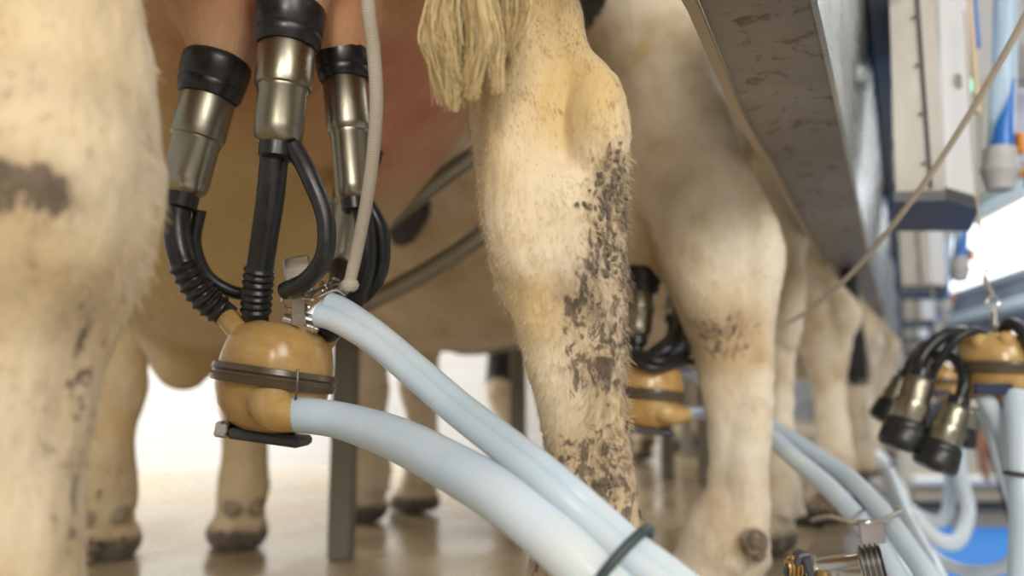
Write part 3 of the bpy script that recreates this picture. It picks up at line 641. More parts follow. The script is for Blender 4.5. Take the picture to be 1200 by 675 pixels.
strands('tail_switch', rt, M_TAILH, c1.t, .0005, c1.ang, c1.O)

# ---- second cow
c2 = Cow((.40, 1.42), (-.62, .785), .0075, belly=.04, length=1.22, tsh=.14, wid=.82)
INS[:] = [5, 14]
D = 1.2
pxchain(c2, [(-120, 620, 850, 1.34), (-60, 640, 850, 1.30), (0, 668, 846, 1.26), (60, 700, 850, 1.23), (120, 728, 858, 1.21), (170, 738, 868, D), (200, 744, 876, D), (240, 751, 886, D), (290, 768, 894, D), (320, 783, 896, D), (360, 799, 898, D), (400, 814, 900, D), (440, 823, 900, D), (480, 830, 899, D), (520, 834, 898, D), (580, 832, 898, D), (620, 826, 902, D), (660, 816, 906, D)], .02)
pxballs(c2, [(836, 120, 1.17, 16), (860, 190, 1.17, 13), (882, 245, 1.165, 19), (893, 293, 1.16, 27), (889, 335, 1.165, 24), (886, 390, 1.17, 18), (884, 470, 1.17, 19), (878, 560, 1.17, 20), (880, 620, 1.17, 20)], .010)
pxballs(c2, [(800, 240, 1.15, 28), (812, 300, 1.145, 26), (838, 365, 1.15, 20)], .03)
f = c2.loc(P(856, 668, D)); c2.foot(f[0] + .05, f[1], True, 1.3)
pxballs(c2, [(884, 636, 1.13, 17), (886, 646, 1.125, 12)], .008)
a = c2.loc(P(745, -60, 1.30)); c2.F.chain([(a[0], a[1], a[2], .14), (a[0]+.08, a[1]+.0, a[2]+.1, .16), (.2, .16, 1.02, .18)], .06)
INS[:] = [0, 2]
pxchain(c2, [(140, 850, 960, 1.8), (220, 868, 950, 1.75), (280, 885, 945, 1.7), (330, 897, 938, 1.68), (370, 902, 936, 1.68), (420, 903, 932, 1.68), (500, 902, 930, 1.68), (560, 900, 932, 1.68), (590, 898, 934, 1.68)], .02)
pxballs(c2, [(928, 300, 1.65, 10), (930, 345, 1.64, 13), (926, 400, 1.65, 11)], .015)
f = c2.loc(P(914, 590, 1.68)); c2.foot(f[0] + .05, f[1], True, 1.1)
c2.F.chain([(*c2.loc(P(905, 140, 1.8)), .1), (.15, -.16, 1.0, .17)], .06)
for X, Y in ((-.39, 2.15), (-.27, 2.30)):
    f = c2.loc((X, Y, 0)); c2.front_leg(f[0], f[1], 1.02)
c2.F.chain([(.7, 0, .69, .2), (.95, 0, .65, .16), (1.15, .02, .65, .15), (1.3, 0, .66, .14)], .08)
c2.udder((.30, .02, .74), (.2, .17, .15), [c2.loc(P(751, 316, 1.25))])
c2.claws = []
c2.finish('second cow, pale hind leg with a brown smudge, standing right of the muddy leg',
    blacks=[(P(476, 250, 1.80), (.065,.7,.075)), (P(488, 205, 1.80), (.035,.7,.05)), (P(690, 6, 1.25), (.022,.2,.05)), (P(428, 428, 2.15), (.03,.06,.03))],
    pinks=[(P(765, 290, 1.45), (.10,.12,.18), .7), (P(830, 280, 1.7), .04, .1)],
    muds=[(P(850, 390, 1.15), (.060,.1,.045), .95), (P(690, 90, 1.2), .001, 0), (P(835, 90, 1.2), (.09,.1,.05), .45), (P(520, 340, 2.0), (.1,.5,.02), .5), (P(880, 560, 1.15), (.05,.1,.03), .3), (P(884, 642, 1.12), (.028,.03,.030), 1.5), (P(825, 575, 1.16), (.02,.06,.03), 1.0), (P(830, 600, 1.15), (.04,.1,.04), .35)],
    yels=[(P(742, 88, 1.24), (.022,.1,.028), 1.6), (P(560, 330, 1.9), (.5,.5,.25), .15), (P(850, 395, 1.15), .08, .4)], fur=.0007, legmud=.45)
w2 = c2.W; c2.hair((w2[:,1] < 1.3) & (w2[:,2] < .9) & (w2[:,2] > .03), 22000, .006, .0008, clump=.35)

# ---- further cows: one built, the rest copied
def far_cow(o, hd, h, hl, hr, fl, fr, label, blacks=(), **kw):
    c = Cow(o, hd, h, belly=.03, tsh=.24)
    for i, (X, Y) in enumerate((hl, hr)):
        f = c.loc((X, Y, 0)); c.hind_leg(f[0], f[1], 1.08)
    for X, Y in (fl, fr): f = c.loc((X, Y, 0)); c.front_leg(f[0], f[1], 1.05)
    c.udder((.30, 0, .78), (.2, .17, .15)); c.F.chain([(.7, 0, .66, .2), (1.15, 0, .60, .15)], .08)
    W = lambda x, y, z: tuple(c.O + c.H*x + c.S*y + Vector((0,0,z)))
    c.finish(label, blacks=[(W(*b[0]), b[1]) for b in blacks], muds=[(W(f_[0], f_[1], .3), (.12,.12,.25), .6) for f_ in ((-.02, .15), (-.02, -.15))], pinks=[(W(.3,0,.72), .22, .7)], **kw); return c
c3 = far_cow((.92, 2.27), (-.66, .75), .011, (.775, 2.08), (.975, 2.42), (-.045, 3.02), (.17, 3.2), 'third cow in the row, seen between the trough and the second cow', blacks=[((1.25, .25, .58), (.22, .2, .22)), ((.6, .3, 1.0), .25), ((1.5, .1, .45), (.1,.12,.14))], fur=.0015, legmud=1.25)
c4 = far_cow((1.42, 3.27), (-.66, .75), .013, (1.31, 3.12), (1.52, 3.42), (.50, 3.95), (.64, 4.12), 'fourth cow in the row, farther along below the trough', fur=.0015, legmud=1.2)
labs = ['fifth cow in the row, small below the far end of the trough', 'sixth cow in the row, hind leg left of the hanging cups', 'farthest cow of the row, a pale sliver beside the pit']
for i in range(3):
    t = dup(c4.t); t.location = c4.O + RV * (1.12 * (i+1) - .04*i) + Vector((-.01*i, 0, 0)); t.rotation_euler.z += random.uniform(-.06, .06); t['label'] = labs[i]
# black tail hanging from the fourth cow
rt = []
for k in range(500):
    dx, dd = random.gauss(0, 5.5), random.gauss(0, .02)
    rt.append(([P(994 + dx*.4, 300, 2.15+dd), P(997 + dx*.7, 370, 2.15+dd), P(1000 + dx, 410, 2.15+dd), P(1004 + dx*1.3, 448 + random.uniform(-14, 6), 2.15+dd)], .5))
strands('tail_switch', rt, M_BTAIL, c3.t, .0016, c3.ang, c3.O)

# ---------------------------------------------------------------- milking clusters
def ribbed(pts, r, a0, a1, nrib, amp):
    """rubber tube with bellows between path fractions a0..a1"""
    pts = smooth_path(pts, 26); n = len(pts); rr = []
    for i in range(n):
        t = i / (n-1); rr.append(r + (amp * (.5 - .5*math.cos(2*math.pi*nrib*(t-a0)/(a1-a0))) if a0 < t < a1 else 0))
    return pts, rr
def cup(parent, bot, top, s=1., tubes=(), cap=M_RUB, shell=M_SHELL, sid=''):
    bot = Vector(bot); top = Vector(top); ax = (top - bot); Lc = ax.length; h0 = Lc - .034*s
    prof = [(-.002*s, .006*s), (0, .012*s), (.003*s, .0175*s), (.008*s, .0205*s), (.016*s, .0212*s), (h0*.50, .0212*s), (h0*.52, .0222*s), (h0*.545, .0222*s), (h0*.56, .0242*s), (h0*.60, .0248*s), (h0*.64, .0246*s), (h0-.002*s, .0248*s), (h0, .0235*s)]
    c = MB().lathe(bot, ax, prof, 40).build('teat_cup', shell, parent)
    hp = [(h0-.004*s, .020*s), (h0-.005*s, .0262*s), (h0+.000*s, .0288*s), (h0+.006*s, .0300*s), (h0+.008*s, .0292*s), (h0+.010*s, .0302*s), (h0+.026*s, .0318*s), (h0+.032*s, .0310*s), (h0+.036*s, .027*s), (h0+.034*s, .012*s), (h0+.026*s, .010*s)]
    MB().lathe(bot, ax, hp, 40).build('liner_mouth', cap, c)
    MB().lathe(bot, ax, [(-.012*s, .0125*s), (-.010*s, .0155*s), (.002*s, .0155*s), (.004*s, .012*s)], 28).build('liner_collar', M_RUB, c)
    for nm, pts, r, rib in tubes:
        if rib: pp, rr = ribbed(pts, r, *rib); g = MB().tube(pp, rr, 20, sm=0)
        else: g = MB().tube(pts, r, 18, 10)
        g.build(nm, M_RUB, c)
    return c
def claw(parent, c, up, side, s=1., extra=True):
    c = Vector(c); up = Vector(up).normalized(); side = (Vector(side) - up * Vector(side).dot(up)).normalized(); fw = up.cross(side)
    w_ = MB(); w_.lathe(c, up, [(-.050*s, .012*s), (-.049*s, .026*s), (-.043*s, .036*s), (-.030*s, .0455*s), (-.014*s, .0505*s), (0, .0520*s), (.016*s, .0510*s), (.032*s, .0475*s), (.042*s, .0415*s), (.048*s, .031*s), (.050*s, .012*s)], 48)
    b = w_.build('claw_bowl', M_AMB, parent)
    MB().lathe(c, up, [(-.0075*s, .050*s), (-.0085*s, .0555*s), (-.003*s, .0575*s), (-.001*s, .0555*s), (.001*s, .0555*s), (.003*s, .0575*s), (.0075*s, .0560*s), (.0085*s, .050*s)], 48).build('clamp_ring', M_RING, b)
    MB().box(c - up*.054*s + side*.006*s, (.066*s, .05*s, .010*s), X=side, Y=fw, bev=.003*s).build('base_plate', M_DARK, b)
    MB().box(c - up*.052*s - side*.032*s - fw*.006*s, (.012*s, .04*s, .014*s), X=side, Y=fw, bev=.002*s).build('foot_clip', M_STEEL, b)
    return b
def tube_part(name, pts, r, m, parent, n=18, sm=8): return MB().tube(pts, r, n, sm).build(name, m, parent)

# front cluster
cc = P(322, 442, .75); upv = (P(333, 380, .75) - cc)
t = thing('milking_cluster', P(322, 505, .75), 'front milking cluster with amber claw bowl and teat cups on the nearest udder', 'milking cluster', 'milking clusters')
cup(t, P(213, 230, .72), P(256, 70, .72), 1.0, [('milk_tube', [P(213, 222, .72), P(207, 262, .72), P(214, 305, .72), P(236, 345, .73), P(268, 372, .745)], .0118, (.52, .93, 7, .0028)), ('pulse_tube', [P(234, 246, .735), P(228, 285, .74), P(242, 322, .75), (P(272, 342, .76)), P(305, 345, .77)], .0062, None)])
cup(t, P(325, 172, .68), P(341, 8, .68), 1.0, [('milk_tube', [P(323, 165, .68), P(317, 230, .69), P(308, 290, .71), P(302, 335, .725), P(299, 378, .74)], .0122, (.62, .94, 7, .0022)), ('pulse_tube', [P(344, 172, .675), P(362, 205, .67), P(381, 255, .67), P(380, 300, .675), P(360, 328, .69), P(334, 341, .71)], .0080, None)])
cup(t, P(416, 236, .75), P(401, 58, .75), .86, [('milk_tube', [P(417, 230, .75), P(428, 262, .755), P(430, 310, .76), P(416, 350, .77), P(400, 372, .78)], .0105, None), ('pulse_tube', [P(430, 235, .76), P(447, 270, .76), P(447, 315, .765), P(428, 346, .775), P(402, 356, .78)], .0070, None)])
cup(t, P(399, 312, .95), P(424, 158, .95), .95, [('milk_tube', [P(399, 305, .95), P(397, 330, .90), P(393, 350, .84), P(385, 372, .79)], .0115, None), ('pulse_tube', [P(408, 308, .95), P(412, 330, .9), P(400, 350, .84)], .006, None)])
b = claw(t, cc, upv, (1, 0, 0))
tube_part('nozzle', [P(295, 405, .735), P(281, 388, .735), P(262, 368, .742)], [.014, .0115, .0098], M_AMB, b)
tube_part('nozzle', [P(307, 402, .73), P(302, 388, .735), P(299, 372, .74)], [.014, .0115, .010], M_AMB, b)
tube_part('nozzle', [P(365, 415, .76), P(380, 396, .765), P(398, 376, .78)], [.014, .012, .010], M_AMB, b)
tube_part('nozzle', [P(350, 412, .78), P(368, 392, .79), P(385, 374, .80)], [.014, .012, .010], M_AMB, b)
tube_part('outlet', [P(310, 462, .72), P(324, 480, .705), P(342, 486, .70), P(362, 487, .70)], [.020, .0185, .0150, .0142], M_AMB, b)
MB().lathe(P(383, 386, .755), P(392, 376, .74) - P(383, 386, .755), [(0, .010), (.002, .014), (.012, .014), (.013, .010)], 24).build('plug', M_RUB, b)
tube_part('clip_wire', [P(349, 432, .692), P(348, 455, .690), P(345, 478, .694)], .0012, M_RING, b, 8)
# stainless bracket on top of the claw
k = MB().box(P(350, 358, .718), (.013, .003, .036), X=(1,0,0), Y=(0,1,.1), bev=.001); k.box(P(349, 322, .735), (.024, .003, .034), X=(1,0,.15), Y=(0,1,0), bev=.0012)
k.box(P(362, 370, .738), (.030, .018, .003), X=(1,0,-.25), Y=(0,1,0), bev=.001); k.box(P(356, 345, .75), (.022, .02, .003), X=(1,0,.6), Y=(0,1,0), bev=.001)
br = k.build('bracket', M_STEEL, t)
MB().lathe(P(332, 374, .73), P(370, 386, .73) - P(332, 374, .73), [(0, .002), (.001, .0062), (.030, .0062), (.031, .0045), (.034, .0045), (.035, .001)], 20).build('hinge_barrel', M_STEEL, br)
MB().torus(P(392, 334, .725), (0.4, 1, .2), .0055, .0019, 24, 8).torus(P(380, 338, .725), (.8, .5, .4), .006, .0016, 24, 8).build('ring', M_STEEL, br)
MB().tube([P(338, 340, .72), P(330, 352, .72), P(338, 362, .725), P(356, 356, .72), P(372, 340, .72), P(400, 332, .72)], .0014, 8).tube([P(345, 346, .72), P(366, 350, .715), P(392, 340, .715), P(404, 346, .72)], .0016, 8).build('wire_hook', M_STEEL, br)
MB().box(P(402, 338, .722), (.012, .006, .010), X=(1, 0, -.3), Y=(0,1,0), bev=.002).sphere(P(410, 337, .712), .0048, 12).tube([P(402, 340, .72), P(398, 352, .725), P(396, 362, .73)], .002, 8).build('clevis', M_STEEL, br)
for (x, y) in ((352, 352), (360, 361), (347, 366)): MB().lathe(P(x, y, .728), (0, -1, 0), [(0, .0035), (.003, .0035), (.0035, .001)], 10).build('screw', M_STEEL, br)
# long hoses of the front cluster
h1 = MB().tube([P(336, 486, .70), P(350, 486, .70), P(400, 493, .685), P(464, 514, .63), P(537, 552, .56), P(595, 587, .52), P(646, 628, .50), P(706, 684, .485), P(800, 765, .47), P(900, 860, .45), P(1000, 960, .44)], [.0140, .0152, .0155, .0170, .0172, .0174, .0174, .0174, .0174, .0174, .0174], 28)
o = h1.build('milk_hose', M_HOSE); tag(o, 'thick pale blue hose leaving the bottom of the front amber claw', 'hose')
t2 = thing('vacuum_hose', P(380, 362, .71), 'upper pale blue twin hose starting at the steel bracket of the front claw', 'hose')
pm = [(380, 362, .712, 9), (400, 370, .705, 8), (439, 395, .68, 6), (490, 438, .64, 6), (541, 482, .595, 6), (628, 549, .515, 7), (694, 605, .495, 7), (739, 645, .482, 7), (788, 682, .47, 7), (870, 750, .45, 7), (980, 850, .43, 7)]
pa = [P(x - .62*o_, y + .78*o_, D_) for x, y, D_, o_ in pm]; pb = [P(x + .62*o_, y - .78*o_, D_ + .004) for x, y, D_, o_ in pm]
MB().tube(pa, [.0105,.0105,.0104,.0100,.0095]+[.0086]*6, 24).build('tube', M_HOSE, t2); MB().tube(pb, [.0100,.0100,.0100,.0097,.0094]+[.0086]*6, 24).build('tube', M_HOSE, t2)
# rubber band round all hoses
def ringband(c_pts, r, m, name, label, par=None):
    g = MB().tube(c_pts + [c_pts[0]], r, 12, 8); o = g.build(name, m, par)
    if label: tag(o, label, 'band')
    return o
mid = P(722, 667, .485); axd = (P(788, 730, .47) - P(670, 620, .50)).normalized(); uu = P(760, 628, .485) - P(685, 708, .485); uu = (uu - axd*uu.dot(axd)).normalized(); vv = axd.cross(uu)
ringband([mid + uu*math.cos(a)*.0300 + vv*math.sin(a)*.0215 for a in [2*math.pi*i/16 for i in range(16)]], .0030, M_BAND, 'hose_band', 'dark green rubber band strapping the front pale blue hoses together')
# cord holding the front cluster
g = MB().tube([P(424, -160, .56), P(431, 0, .60), P(438, 60, .62), P(441, 130, .64), P(433, 215, .67), P(419, 290, .70), P(410, 330, .712)], [.0062,.0060,.0058,.0058,.0056,.0056,.0054], 16)
g.sphere(P(410, 334, .712), .0085, 12, (1,1,.8)); tag(g.build('lift_cord', M_CORD), 'braided white cord pulling up the front milking cluster', 'cord')

# second cluster, under the second cow
cc = P(760, 462, 1.22)
t = thing('milking_cluster', P(760, 505, 1.22), 'second milking cluster glimpsed between the muddy leg and the pale leg', 'milking cluster', 'milking clusters')
cup(t, P(747, 396, 1.24), P(752, 316, 1.25), 1., [('milk_tube', [P(747, 392, 1.24), P(746, 412, 1.24), P(752, 436, 1.23)], .011, None)])
cup(t, P(790, 372, 1.36), P(800, 290, 1.36), 1., [('milk_tube', [P(790, 368, 1.36), P(788, 395, 1.33), P(770, 412, 1.28), P(756, 420, 1.25)], .0115, None), ('pulse_tube', [P(798, 370, 1.36), P(802, 398, 1.34), P(780, 418, 1.28)], .007, None)])
b = claw(t, cc, (.1, 0, 1), (1, 0, 0), 1.0)
tube_part('outlet', [P(770, 478, 1.19), P(785, 486, 1.18), P(803, 486, 1.2)], [.018, .014, .012], M_AMB, b)
tube_part('nozzle', [P(748, 438, 1.2), P(744, 424, 1.2)], .012, M_AMB, b)
for pts, r in (([P(740, 425, 1.17), P(770, 432, 1.16), P(800, 424, 1.2), P(826, 426, 1.3)], .006), ([P(745, 415, 1.2), P(775, 424, 1.18), P(806, 412, 1.24), P(806, 380, 1.32)], .008), ([P(764, 420, 1.2), P(786, 405, 1.2), P(796, 380, 1.26), P(792, 350, 1.34)], .009)):
    tube_part('pulse_tube', pts, r, M_RUB, t)
tag(MB().tube([P(795, 486, 1.2), P(822, 484, 1.28), P(862, 488, 1.34), P(900, 510, 1.27), P(930, 536, 1.2), P(965, 566, 1.13), P(1000, 602, 1.06), P(1035, 650, .98), P(1065, 710, .92), P(1090, 800, .88)], [.0105,.0115,.013,.0135,.0135,.0135,.0135,.0135,.0135,.0135], 22).build('milk_hose', M_HOSE), 'pale hose from the second cluster passing the pale leg, lower of the pair', 'hose')
tag(MB().tube([P(792, 432, 1.24), P(822, 446, 1.32), P(862, 470, 1.38), P(902, 498, 1.31), P(945, 526, 1.22), P(990, 556, 1.13), P(1030, 596, 1.04), P(1064, 642, .97), P(1100, 700, .91), P(1130, 800, .88)], [.010,.0115]+[.0125]*8, 22).build('vacuum_hose', M_HOSE), 'pale hose from the second cluster arching through the steel bracket, upper of the pair', 'hose')
tag(MB().tube([P(912, 385, 1.32), P(950, 362, 1.26), P(1000, 318, 1.15), P(1060, 246, 1.02), P(1120, 160, .92), P(1200, 22, .80), P(1290, -160, .7)], .0037, 12).build('lift_cord', M_CORD), 'thin tan cord rising to the top right corner from behind the pale leg', 'cord')

# hose bracket at the deck edge
t = thing('hose_bracket', P(1020, 612, .93), 'small stainless hose bracket with a rounded tab at the deck edge', 'bracket')
MB().tube([P(952, 610, 1.30), P(972, 606, 1.15), P(1000, 612, .96), P(1030, 611, .94), P(1056, 600, .96)], .0034, 12).build('bar', M_STEEL, t)
MB().box(P(1022, 624, .935), (.028, .003, .025), X=(1, -.1, .06), Y=(0,1,0), bev=.0045).build('tab', metal('brown_steel', (.25,.21,.20), (.33,.29,.28), .35, .5, 20, None, .7), t)
MB().tube([P(1000, 611, .96), P(1008, 600, 1.02), P(1026, 596, 1.12), P(1050, 596, 1.08), P(1056, 600, .96)], .002, 10).build('loop', M_STEEL, t)
tag(MB().tube([row(X0C + .034, 1.2, -.002), row(X0C + .034, 1.98, -.002)], .018, 18, sm=0).build('edge_pipe', m_white), 'white pipe running along just outside the deck kerb', 'pipe')
# small sampling valve at the bottom
t = thing('sampling_valve', P(975, 690, .60), 'small stainless cylinder with ribbed head and brass spring at the bottom edge', 'valve')
a0 = P(955, 668, .60); a1 = P(1026, 660, .585); ax = a1 - a0; Lz = ax.length
MB().lathe(a0, ax, [(0, .004), (.001, .0078), (Lz*.72, .0086), (Lz*.74, .0092), (Lz*.76, .0092)], 28).build('barrel', M_STEEL, t)
pr = [(Lz*.76, .0105)]
for i in range(4): q = Lz*.77 + i*.0035; pr += [(q, .0112), (q+.0008, .0132), (q+.0022, .0132), (q+.003, .0112)]
pr += [(Lz*.77+.0145, .013), (Lz*.77+.015, .008)]
MB().lathe(a0, ax, pr, 32).build('ribbed_head', metal('dark_steel', (.22,.21,.20), (.32,.31,.29), .25, .4, 30), t)
MB().lathe(a0 - ax.normalized()*.004, ax, [(-.003, .004), (-.002, .0115), (.004, .0105), (.006, .0105), (.0065, .008)], 24).build('collar', M_GALV, t)
MB().box(P(944, 664, .60), (.008, .02, .022), X=(1, 0, .3), Y=(0,1,0), bev=.002).tube([P(935, 668, .60), P(925, 660, .60), P(921, 672, .60), P(934, 684, .60)], .0016, 8).tube([P(948, 650, .59), P(938, 652, .59), P(934, 662, .59)], .0024, 8).build('yoke', M_DARK, t)
g = MB(); g.tube([P(938, 664, .6), P(922, 665, .6)], .0062, 16, sm=0)
for i in range(3): g.torus(P(937 - i*5, 664 + i*.3, .60), (1, 0, 0), .0066, .0014, 20, 8)
g.build('brass_spring', M_BRASS, t)
MB().tube([P(965, 668, .59), P(966, 690, .59), P(966, 760, .59)], .006, 14).build('stem', M_BRASS, t)
MB().tube([P(975, 668, .585), P(978, 690, .585), P(978, 760, .585)], .004, 14).build('pin', M_STEEL, t)

# hanging cluster at the right
def hanging(c_px, D, s, label, right=True):
    x, y = c_px; q = lambda dx, dy, dd=0.: P(x + dx*s, y + dy*s, D + dd)
    t = thing('milking_cluster', q(0, 40), label, 'milking cluster', 'milking clusters'); k = s * D / 1.15
    cp = q(0, 0); b = claw(t, cp, (.06, 0, 1), (1, 0, .05), k)
    # scalloped top and front window of the claw
    for i in range(7):
        a = math.pi * 2 * i / 7; MB().lathe(cp + Vector((math.cos(a)*.036*k, math.sin(a)*.036*k, .030*k)), (math.cos(a)*.3, math.sin(a)*.3, 1), [(0, .012*k), (.014*k, .0115*k), (.020*k, .005*k)], 14).build('knob', M_AMB, b)
    MB().box(q(-6, 24, -.052*k), (.052*k, .010*k, .014*k), bev=.002*k).build('dark_window', mat('navy_window', (.02,.03,.07), .3), b)
    MB().lathe(q(4, -40, 0), (0,0,1), [(-.008*k, .018*k), (0, .018*k), (.004*k, .012*k), (.012*k, .010*k), (.016*k, .004*k)], 20).build('cap', M_STEEL, b)
    S = lambda p: p
    cup(t, q(-91, -6+15), q(-115, 92), k*1.0, [('milk_tube', [q(-91, 14), q(-92, -8, .02), q(-68, -36, .02), q(-38, -42, .03), q(-20, -22, .03)], .0095*k, None), ('pulse_tube', [q(-82, 16, .02), q(-72, -4, .0), q(-50, -34, -.02), q(-26, -44, -.02), q(-8, -30, 0)], .0062*k, None)])
    cup(t, q(-48, 42, -.03), q(-76, 116, -.03), k*.92, [('milk_tube', [q(-48, 48, -.03), q(-40, 12, -.02), q(-52, -12, .02), q(-76, -16, .05)], .0085*k, None)])
    cup(t, q(-110, 10, .25), q(-134, 60, .25), k*.86, [('milk_tube', [q(-110, 12, .25), q(-100, -14, .2), q(-70, -34, .1), q(-30, -34, .05)], .008*k, None)])
    cup(t, q(-37, 45, .15), q(-46, 90, .15), k*.75, [('milk_tube', [q(-37, 48, .15), q(-30, 25, .1), q(-20, 5, .06)], .008*k, None)])
    if right:
        tube_part('pulse_tube', [q(6, -38, 0), q(10, -52, -.02), q(24, -48, -.04), q(42, -20, -.06), q(60, 20, -.04)], .0085*k, M_RUB, t)
    MB().tube([q(-4, -48), q(-5, -70)], .0042*k, 10, sm=0).torus(q(-6, -78), (0, 1, 0), .008*k, .0018*k, 20, 8).tube([q(-6, -84), q(-12, -96), q(-16, -108), q(-12, -116)], .0032*k, 10).tube([q(-6, -66), q(-14, -76), q(-10, -84)], .002*k, 8).build('hook', M_STEEL, t)
    tag(MB().tube([q(-13, -112), q(-18, -150, .01), q(-24, -190, .02), q(-30, -250, .03), q(-40, -420, .05)], .0016, 8).build('lift_cord', M_CORD), 'thin cord and hook line above the ' + ('right-hand' if right else 'farther') + ' hanging cluster', 'cord')
    return t
hanging((1170, 432), 1.15, 1.0, 'unused milking cluster hanging from a hook at the right edge')
hanging((1106, 448), 2.1, .50, 'farther unused cluster hanging behind the right-hand one', False)

# hoses of the hanging clusters and along the pit
def H(pts, r, label, name='milk_hose'): return tag(MB().tube([P(*p) for p in pts], r, 18).build(name, M_HOSE), label, 'hose')
H([(1152, 462, 1.12), (1172, 500, 1.12), (1185, 550, 1.12), (1198, 600, 1.12), (1206, 660, 1.12), (1208, 760, 1.12)], .0125, 'left pale hose hanging below the right-hand cluster')
H([(1145, 472, 1.2), (1160, 505, 1.2), (1178, 560, 1.2), (1190, 600, 1.2), (1194, 640, 1.2), (1180, 662, 1.2), (1150, 670, 1.22), (1110, 662, 1.25), (1078, 636, 1.3), (1050, 606, 1.35), (1024, 580, 1.45), (1010, 572, 1.6)], .009, 'long pale hose looping from the right-hand cluster along the bottom right')
H([(1190, 462, 1.1), (1194, 500, 1.08), (1197, 560, 1.06), (1199, 620, 1.05), (1196, 700, 1.04), (1190, 800, 1.04)], .016, 'thick pale hose at the extreme right edge')
H([(1108, 520, 2.0), (1114, 560, 2.0), (1110, 600, 2.0), (1096, 612, 2.0), (1070, 600, 2.05), (1052, 584, 2.1), (1030, 574, 2.2)], .015, 'pale hose loop behind the blue mat, left of the two loops')
H([(1118, 505, 2.0), (1126, 560, 1.95), (1134, 600, 1.9), (1122, 634, 1.85), (1098, 632, 1.85), (1070, 606, 1.9), (1045, 578, 2.0), (1026, 566, 2.2)], .017, 'pale hose loop hanging over the blue mat, right of the two loops')
H([(1040, 555, 1.5), (1058, 600, 1.35), (1078, 640, 1.2), (1096, 672, 1.1), (1120, 740, 1.0)], .014, 'pale hose dropping into the pit beside the steel bracket')
H([(1024, 540, 2.6), (1036, 552, 2.4), (1046, 566, 2.2), (1056, 590, 2.0), (1058, 640, 1.8), (1062, 720, 1.6)], .024, 'farther pale hose bending over the deck edge')
H([(1030, 600, 1.25), (1046, 640, 1.15), (1060, 700, 1.05)], .016, 'short pale hose just right of the bracket tab')
ringb = lambda p, r, nm, lb: tag(MB().torus(p, (.1, 0, 1), r, .003, 24, 8).build(nm, M_DARK), lb, 'band')
ringb(P(1198, 556, 1.06), .019, 'hose_band', 'black band on the thick hose at the right edge')
# pale plastic covers lying along the deck edge
m_cov = mat('pale_plastic_cover', (.70,.76,.84), .3, 0, Transmission_Weight=.15)
for i, (x, y, D, lb) in enumerate(((1036, 650, 1.5, 'white plastic cover at the bottom by the valve head'), (1040, 622, 1.7, 'white plastic cover right behind the bracket tab'), (1018, 540, 3.0, 'crumpled pale plastic cover on the kerb by the far hooves'))):
    c = P(x, y, D); g = MB(); R = []
    for a in range(7):
        th = math.pi * (a + .5) / 7; R.append([c + Vector((math.sin(th)*math.cos(p)*.06*(1+.15*math.sin(3*p+i)), math.sin(th)*math.sin(p)*.10*(1+.1*math.cos(2*p)), math.cos(th)*.045)) for p in [2*math.pi*j/18 for j in range(18)]])
    g.grid(R); tag(g.build('plastic_cover', m_cov), lb, 'cover', 'pale covers along the pit edge')

# ---------------------------------------------------------------- worker in the pit
m_navy = mat('navy_trousers', (.012,.018,.045), .75); m_skin = mat('skin', (.50,.22,.10), .5, 0, Subsurface_Weight=.1); m_shirt = mat('rust_shirt', (.40,.17,.06), .7)
M_HEADH = mat('dark_hair', (.03,.02,.015), .6)
B0 = Vector((3.42, 5.5, -.949)); t = thing('person', B0, 'person in rust shirt and navy trousers leaning in the pit at the right edge', 'person')
def fmesh(name, F, m, parent):
    V, Q = F.mesh2(); me = np_mesh(name, V, Q); me.materials.append(m); o = bpy.data.objects.new(name, me); C.objects.link(o); o.parent = parent
    o.location = (0,0,0); return o
def mesh2(s):
    z = s.ax[2]; s.ax[2] = z + 10; V, Q = s.mesh(); s.ax[2] = z; h_ = V[:, 2] - .95
    V[:, 0] += np.where(h_ > 0, -.42 * h_, .16 * h_ * -1 * -1)      # legs braced to one side, trunk leaning to the other
    return V, Q
Field.mesh2 = mesh2
def bodyfield(): return Field((-.5, -.45, 0.0), (.5, .45, 1.85), .012)
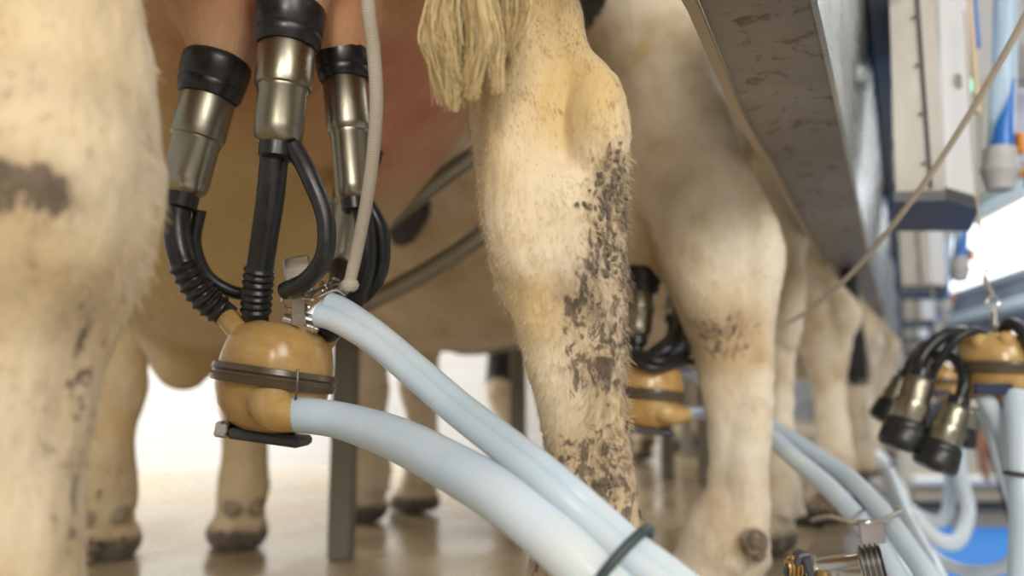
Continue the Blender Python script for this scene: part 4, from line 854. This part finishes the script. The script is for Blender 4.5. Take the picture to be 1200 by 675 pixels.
# body (skin) : coordinates relative to the feet; the person faces away from the pit edge, leaning a little
F = bodyfield()
F.chain([(0, 0, 1.42, .055), (0, -.01, 1.50, .052), (0, -.015, 1.56, .055)], .02); F.chain([(0, -.01, 1.62, .083), (0, .0, 1.68, .092), (0, .0, 1.73, .082)], .03); F.seg((0, -.05, 1.58), (0, -.06, 1.60), .05, .05, .03); F.seg((0, -.105, 1.625), (0, -.095, 1.65), .012, .009, .012)
for sg in (1, -1): F.seg((.09*sg, .005, 1.63), (.09*sg, .005, 1.66), .016, .018, .01)
F.chain([(0, 0, 1.35, .11), (0, 0, 1.15, .12), (0, 0, .98, .13)], .05, (1, 1.2, 1)); 
for sg in (1, -1):
    F.chain([(.19*sg, 0, 1.38, .05), (.23*sg, 0, 1.24, .046), (.26*sg, .01, 1.08, .038), (.25*sg, -.02, .96, .032), (.245*sg, -.05, .85, .026)], .03)
    F.chain([(.245*sg, -.05, .85, .028), (.245*sg, -.062, .81, .034), (.245*sg, -.07, .775, .032)], .015, (1.5,1,1))
    for j, (dy, ln) in enumerate(((-.028, .068), (-.009, .078), (.010, .074), (.028, .058))):
        F.chain([(.245*sg, -.07+dy*.9, .765, .0105), (.240*sg, -.072+dy, .765-ln*.5, .0095), (.228*sg, -.074+dy, .765-ln, .008)], .004)
    F.chain([(.24*sg, -.095, .81, .013), (.225*sg, -.115, .785, .011), (.215*sg, -.118, .755, .009)], .008)
    F.chain([(.09*sg, 0, .95, .09), (.10*sg, 0, .5, .05), (.10*sg, .01, .09, .04)], .03)
fmesh('body', F, m_skin, t)
F = bodyfield()
for sg in (1, -1): F.chain([(.085*sg, .01, .96, .112), (.10*sg, 0, .80, .098), (.105*sg, -.01, .52, .074), (.105*sg, .01, .30, .066), (.105*sg, .012, .07, .06)], .03)
F.chain([(-.06, 0, 1.0, .10), (.06, 0, 1.0, .10)], .04); fmesh('trousers', F, m_navy, t)
F = bodyfield(); F.chain([(0, 0, 1.44, .07), (0, 0, 1.36, .125), (0, 0, 1.15, .128), (0, 0, .99, .142)], .05, (.85, 1.15, 1)); F.seg((-.16, 0, 1.38), (.16, 0, 1.38), .07, .07, .05)
for sg in (1, -1): F.chain([(.18*sg, 0, 1.38, .068), (.23*sg, 0, 1.24, .06), (.25*sg, .005, 1.14, .055)], .04)
fmesh('shirt', F, m_shirt, t)
F = bodyfield()
for sg in (1, -1): F.chain([(.105*sg, .03, .045, .05), (.105*sg, -.08, .035, .045), (.105*sg, -.15, .03, .035)], .02); F.chain([(.105*sg, .02, .05, .055), (.105*sg, .015, .26, .068)], .02)
fmesh('boots', F, M_DARK, t)
F = bodyfield(); F.chain([(0, .025, 1.66, .088), (0, .02, 1.72, .092), (0, .005, 1.745, .085)], .03); fmesh('hair', F, M_HEADH, t)
t.rotation_euler = (0, 0, math.radians(180))
